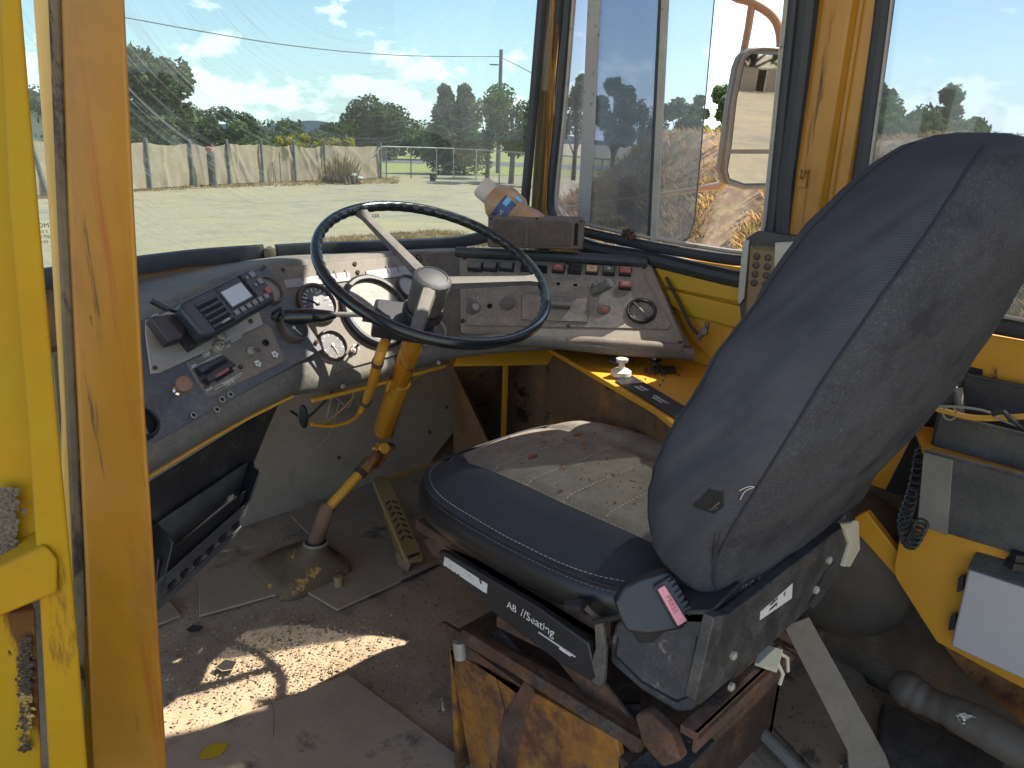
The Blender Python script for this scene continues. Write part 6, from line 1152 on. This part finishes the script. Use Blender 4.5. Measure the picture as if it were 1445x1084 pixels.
for k, u in enumerate((1225, 1262, 1290, 1320, 1360)): p = far(u, 200, 17); p.z = bank(p.x, p.y); tree('bank_shrub', p, .55+.1*(k % 3), 1.0, 500, LF3, ORD[k]+' small green yellow shrub from the left on the crest of the bank', lobes=5, bare=0, trunk=False, cat='shrub', seed=170+k, grp='shrubs along the bank crest')
# mirror outside
mx_ = lambda d=2.15: (lambda u, v: far(u, v, d))
vdir = (far(1065, 170, 1)-CP).normalized(); mn = (Vector((.16, -1, -.075)).normalized()-vdir).normalized(); mp_ = far(1066, 165, 2.15); mpl = lambda o=0: (lambda u, v: onp(u, v, mp_+mn*o, mn))
mi = thing('wing_mirror', mp_, 'tall framed wing mirror on tubular arms outside the side window', 'mirror')
out = [(1046, 80), (1056, 70), (1075, 67), (1118, 70), (1116, 130), (1104, 258), (1098, 268), (1050, 268), (1024, 260), (1018, 240), (1030, 150), (1040, 95)]
b = B(); b.prism(poly(out, mpl(-.004)), -mn*.03); part('mirror_shell', b, mat('mirror_shell_grey', (.10, .095, .085), .5, dust=.5), mi, bev=.006, seg=3)
MIR = bpy.data.materials.new('mirror_glass'); MIR.use_nodes = True; q = MIR.node_tree.nodes['Principled BSDF']; q.inputs['Metallic'].default_value = 1; q.inputs['Roughness'].default_value = .02; q.inputs['Base Color'].default_value = (.36, .36, .35, 1)
b = B(); b.prism(poly([(1052, 84), (1062, 76), (1112, 78), (1104, 211), (1032, 211), (1040, 140)], mpl(-.002)), -mn*.002); part('mirror_glass', b, MIR, mi)
b = B(); b.prism(poly([(1031, 217), (1103, 217), (1098, 258), (1050, 259), (1030, 252), (1027, 240)], mpl(-.002)), -mn*.002); part('lower_mirror_glass', b, MIR, mi)
b = B(); b.tube(poly([(1046, 80), (1056, 71), (1075, 68), (1118, 70), (1104, 262), (1050, 264), (1027, 257), (1021, 240), (1030, 150), (1040, 95)], mpl(0)), .0055, 8, closed=True); part('mirror_rim', b, bpy.data.materials['mirror_shell_grey'], mi)
b = B(); b.tube(curve(poly([(985, -40), (1035, -6), (1058, 2), (1085, 18), (1098, 36), (1102, 60), (1100, 74)], mx_(2.18)), 6), .012, 12); part('upper_arm', b, RAWTUBE, mi)
b = B(); b.tube(poly([(1061, 6), (1056, 40), (1049, 76)], mx_(2.18)), .010, 12); part('arm_strut', b, RAWTUBE, mi)
b = B(); b.tube([far(760, 298, 2.6), far(860, 286, 2.45), far(985, 267, 2.28), far(1018, 262, 2.2), far(1026, 250, 2.17)], [.006, .007, .008, .013, .011], 10); part('lower_arm', b, RAWTUBE, mi)
b = B(); b.prism(poly([(1104, 98), (1112, 98), (1110, 130), (1102, 130)], mx_(2.12)), (.02, 0, 0)); part('rim_clip', b, ALU, mi)
# shade cloth screen and trees behind the truck, seen in the mirror
rs = thing('rear_screen', (8, -50, GZ), 'beige shade cloth screen behind the truck reflected in the wing mirror', 'fence')
for k in range(8):
    A, C_ = Vector((-8+5*k, -50-.3*k, GZ)), Vector((-8+5*(k+1), -50.3-.3*k, GZ)); b = B(); b.grid([[A.lerp(C_, x/20)+Vector((0, .12*noise.noise((x*.4+k*7, t*3, 2)), .1+1.55*t-.15*math.sin(math.pi*x/20)*t)) for x in range(21)] for t in (0, .25, .5, .75, 1)]); part('cloth_panel', b, CLOTH, rs, ang=80); part('post', pme, None, rs, Matrix.Translation(A+Vector((0, .2, 0))) @ Matrix.Diagonal((1, 1, .95, 1)))
for k in range(7): tree('screen_tree', Vector((-8+6*k, -56-(k % 3)*2, GZ)), 5.6+.5*(k % 2), 7.5, 1600, LF3 if k % 2 else LF2, 'green tree behind the rear shade cloth screen', lobes=7, bare=.05, seed=200+k, grp='trees behind the rear screen')
b = B(); bd_ = thing('house', fg(38, 62), 'pale house seen in the gap beside the yellow door pillar', 'house'); hp0 = fg(38, 62)
b.box(hp0+Vector((0, 0, 1.5)), (7, 5, 3)); part('wall', b, WHITE, bd_); b = B(); b.prism([hp0+Vector(q) for q in ((-4, -3, 2.9), (4, -3, 2.9), (0, -3, 4.2))], (0, 6, 0)); part('roof', b, ROADM, bd_)
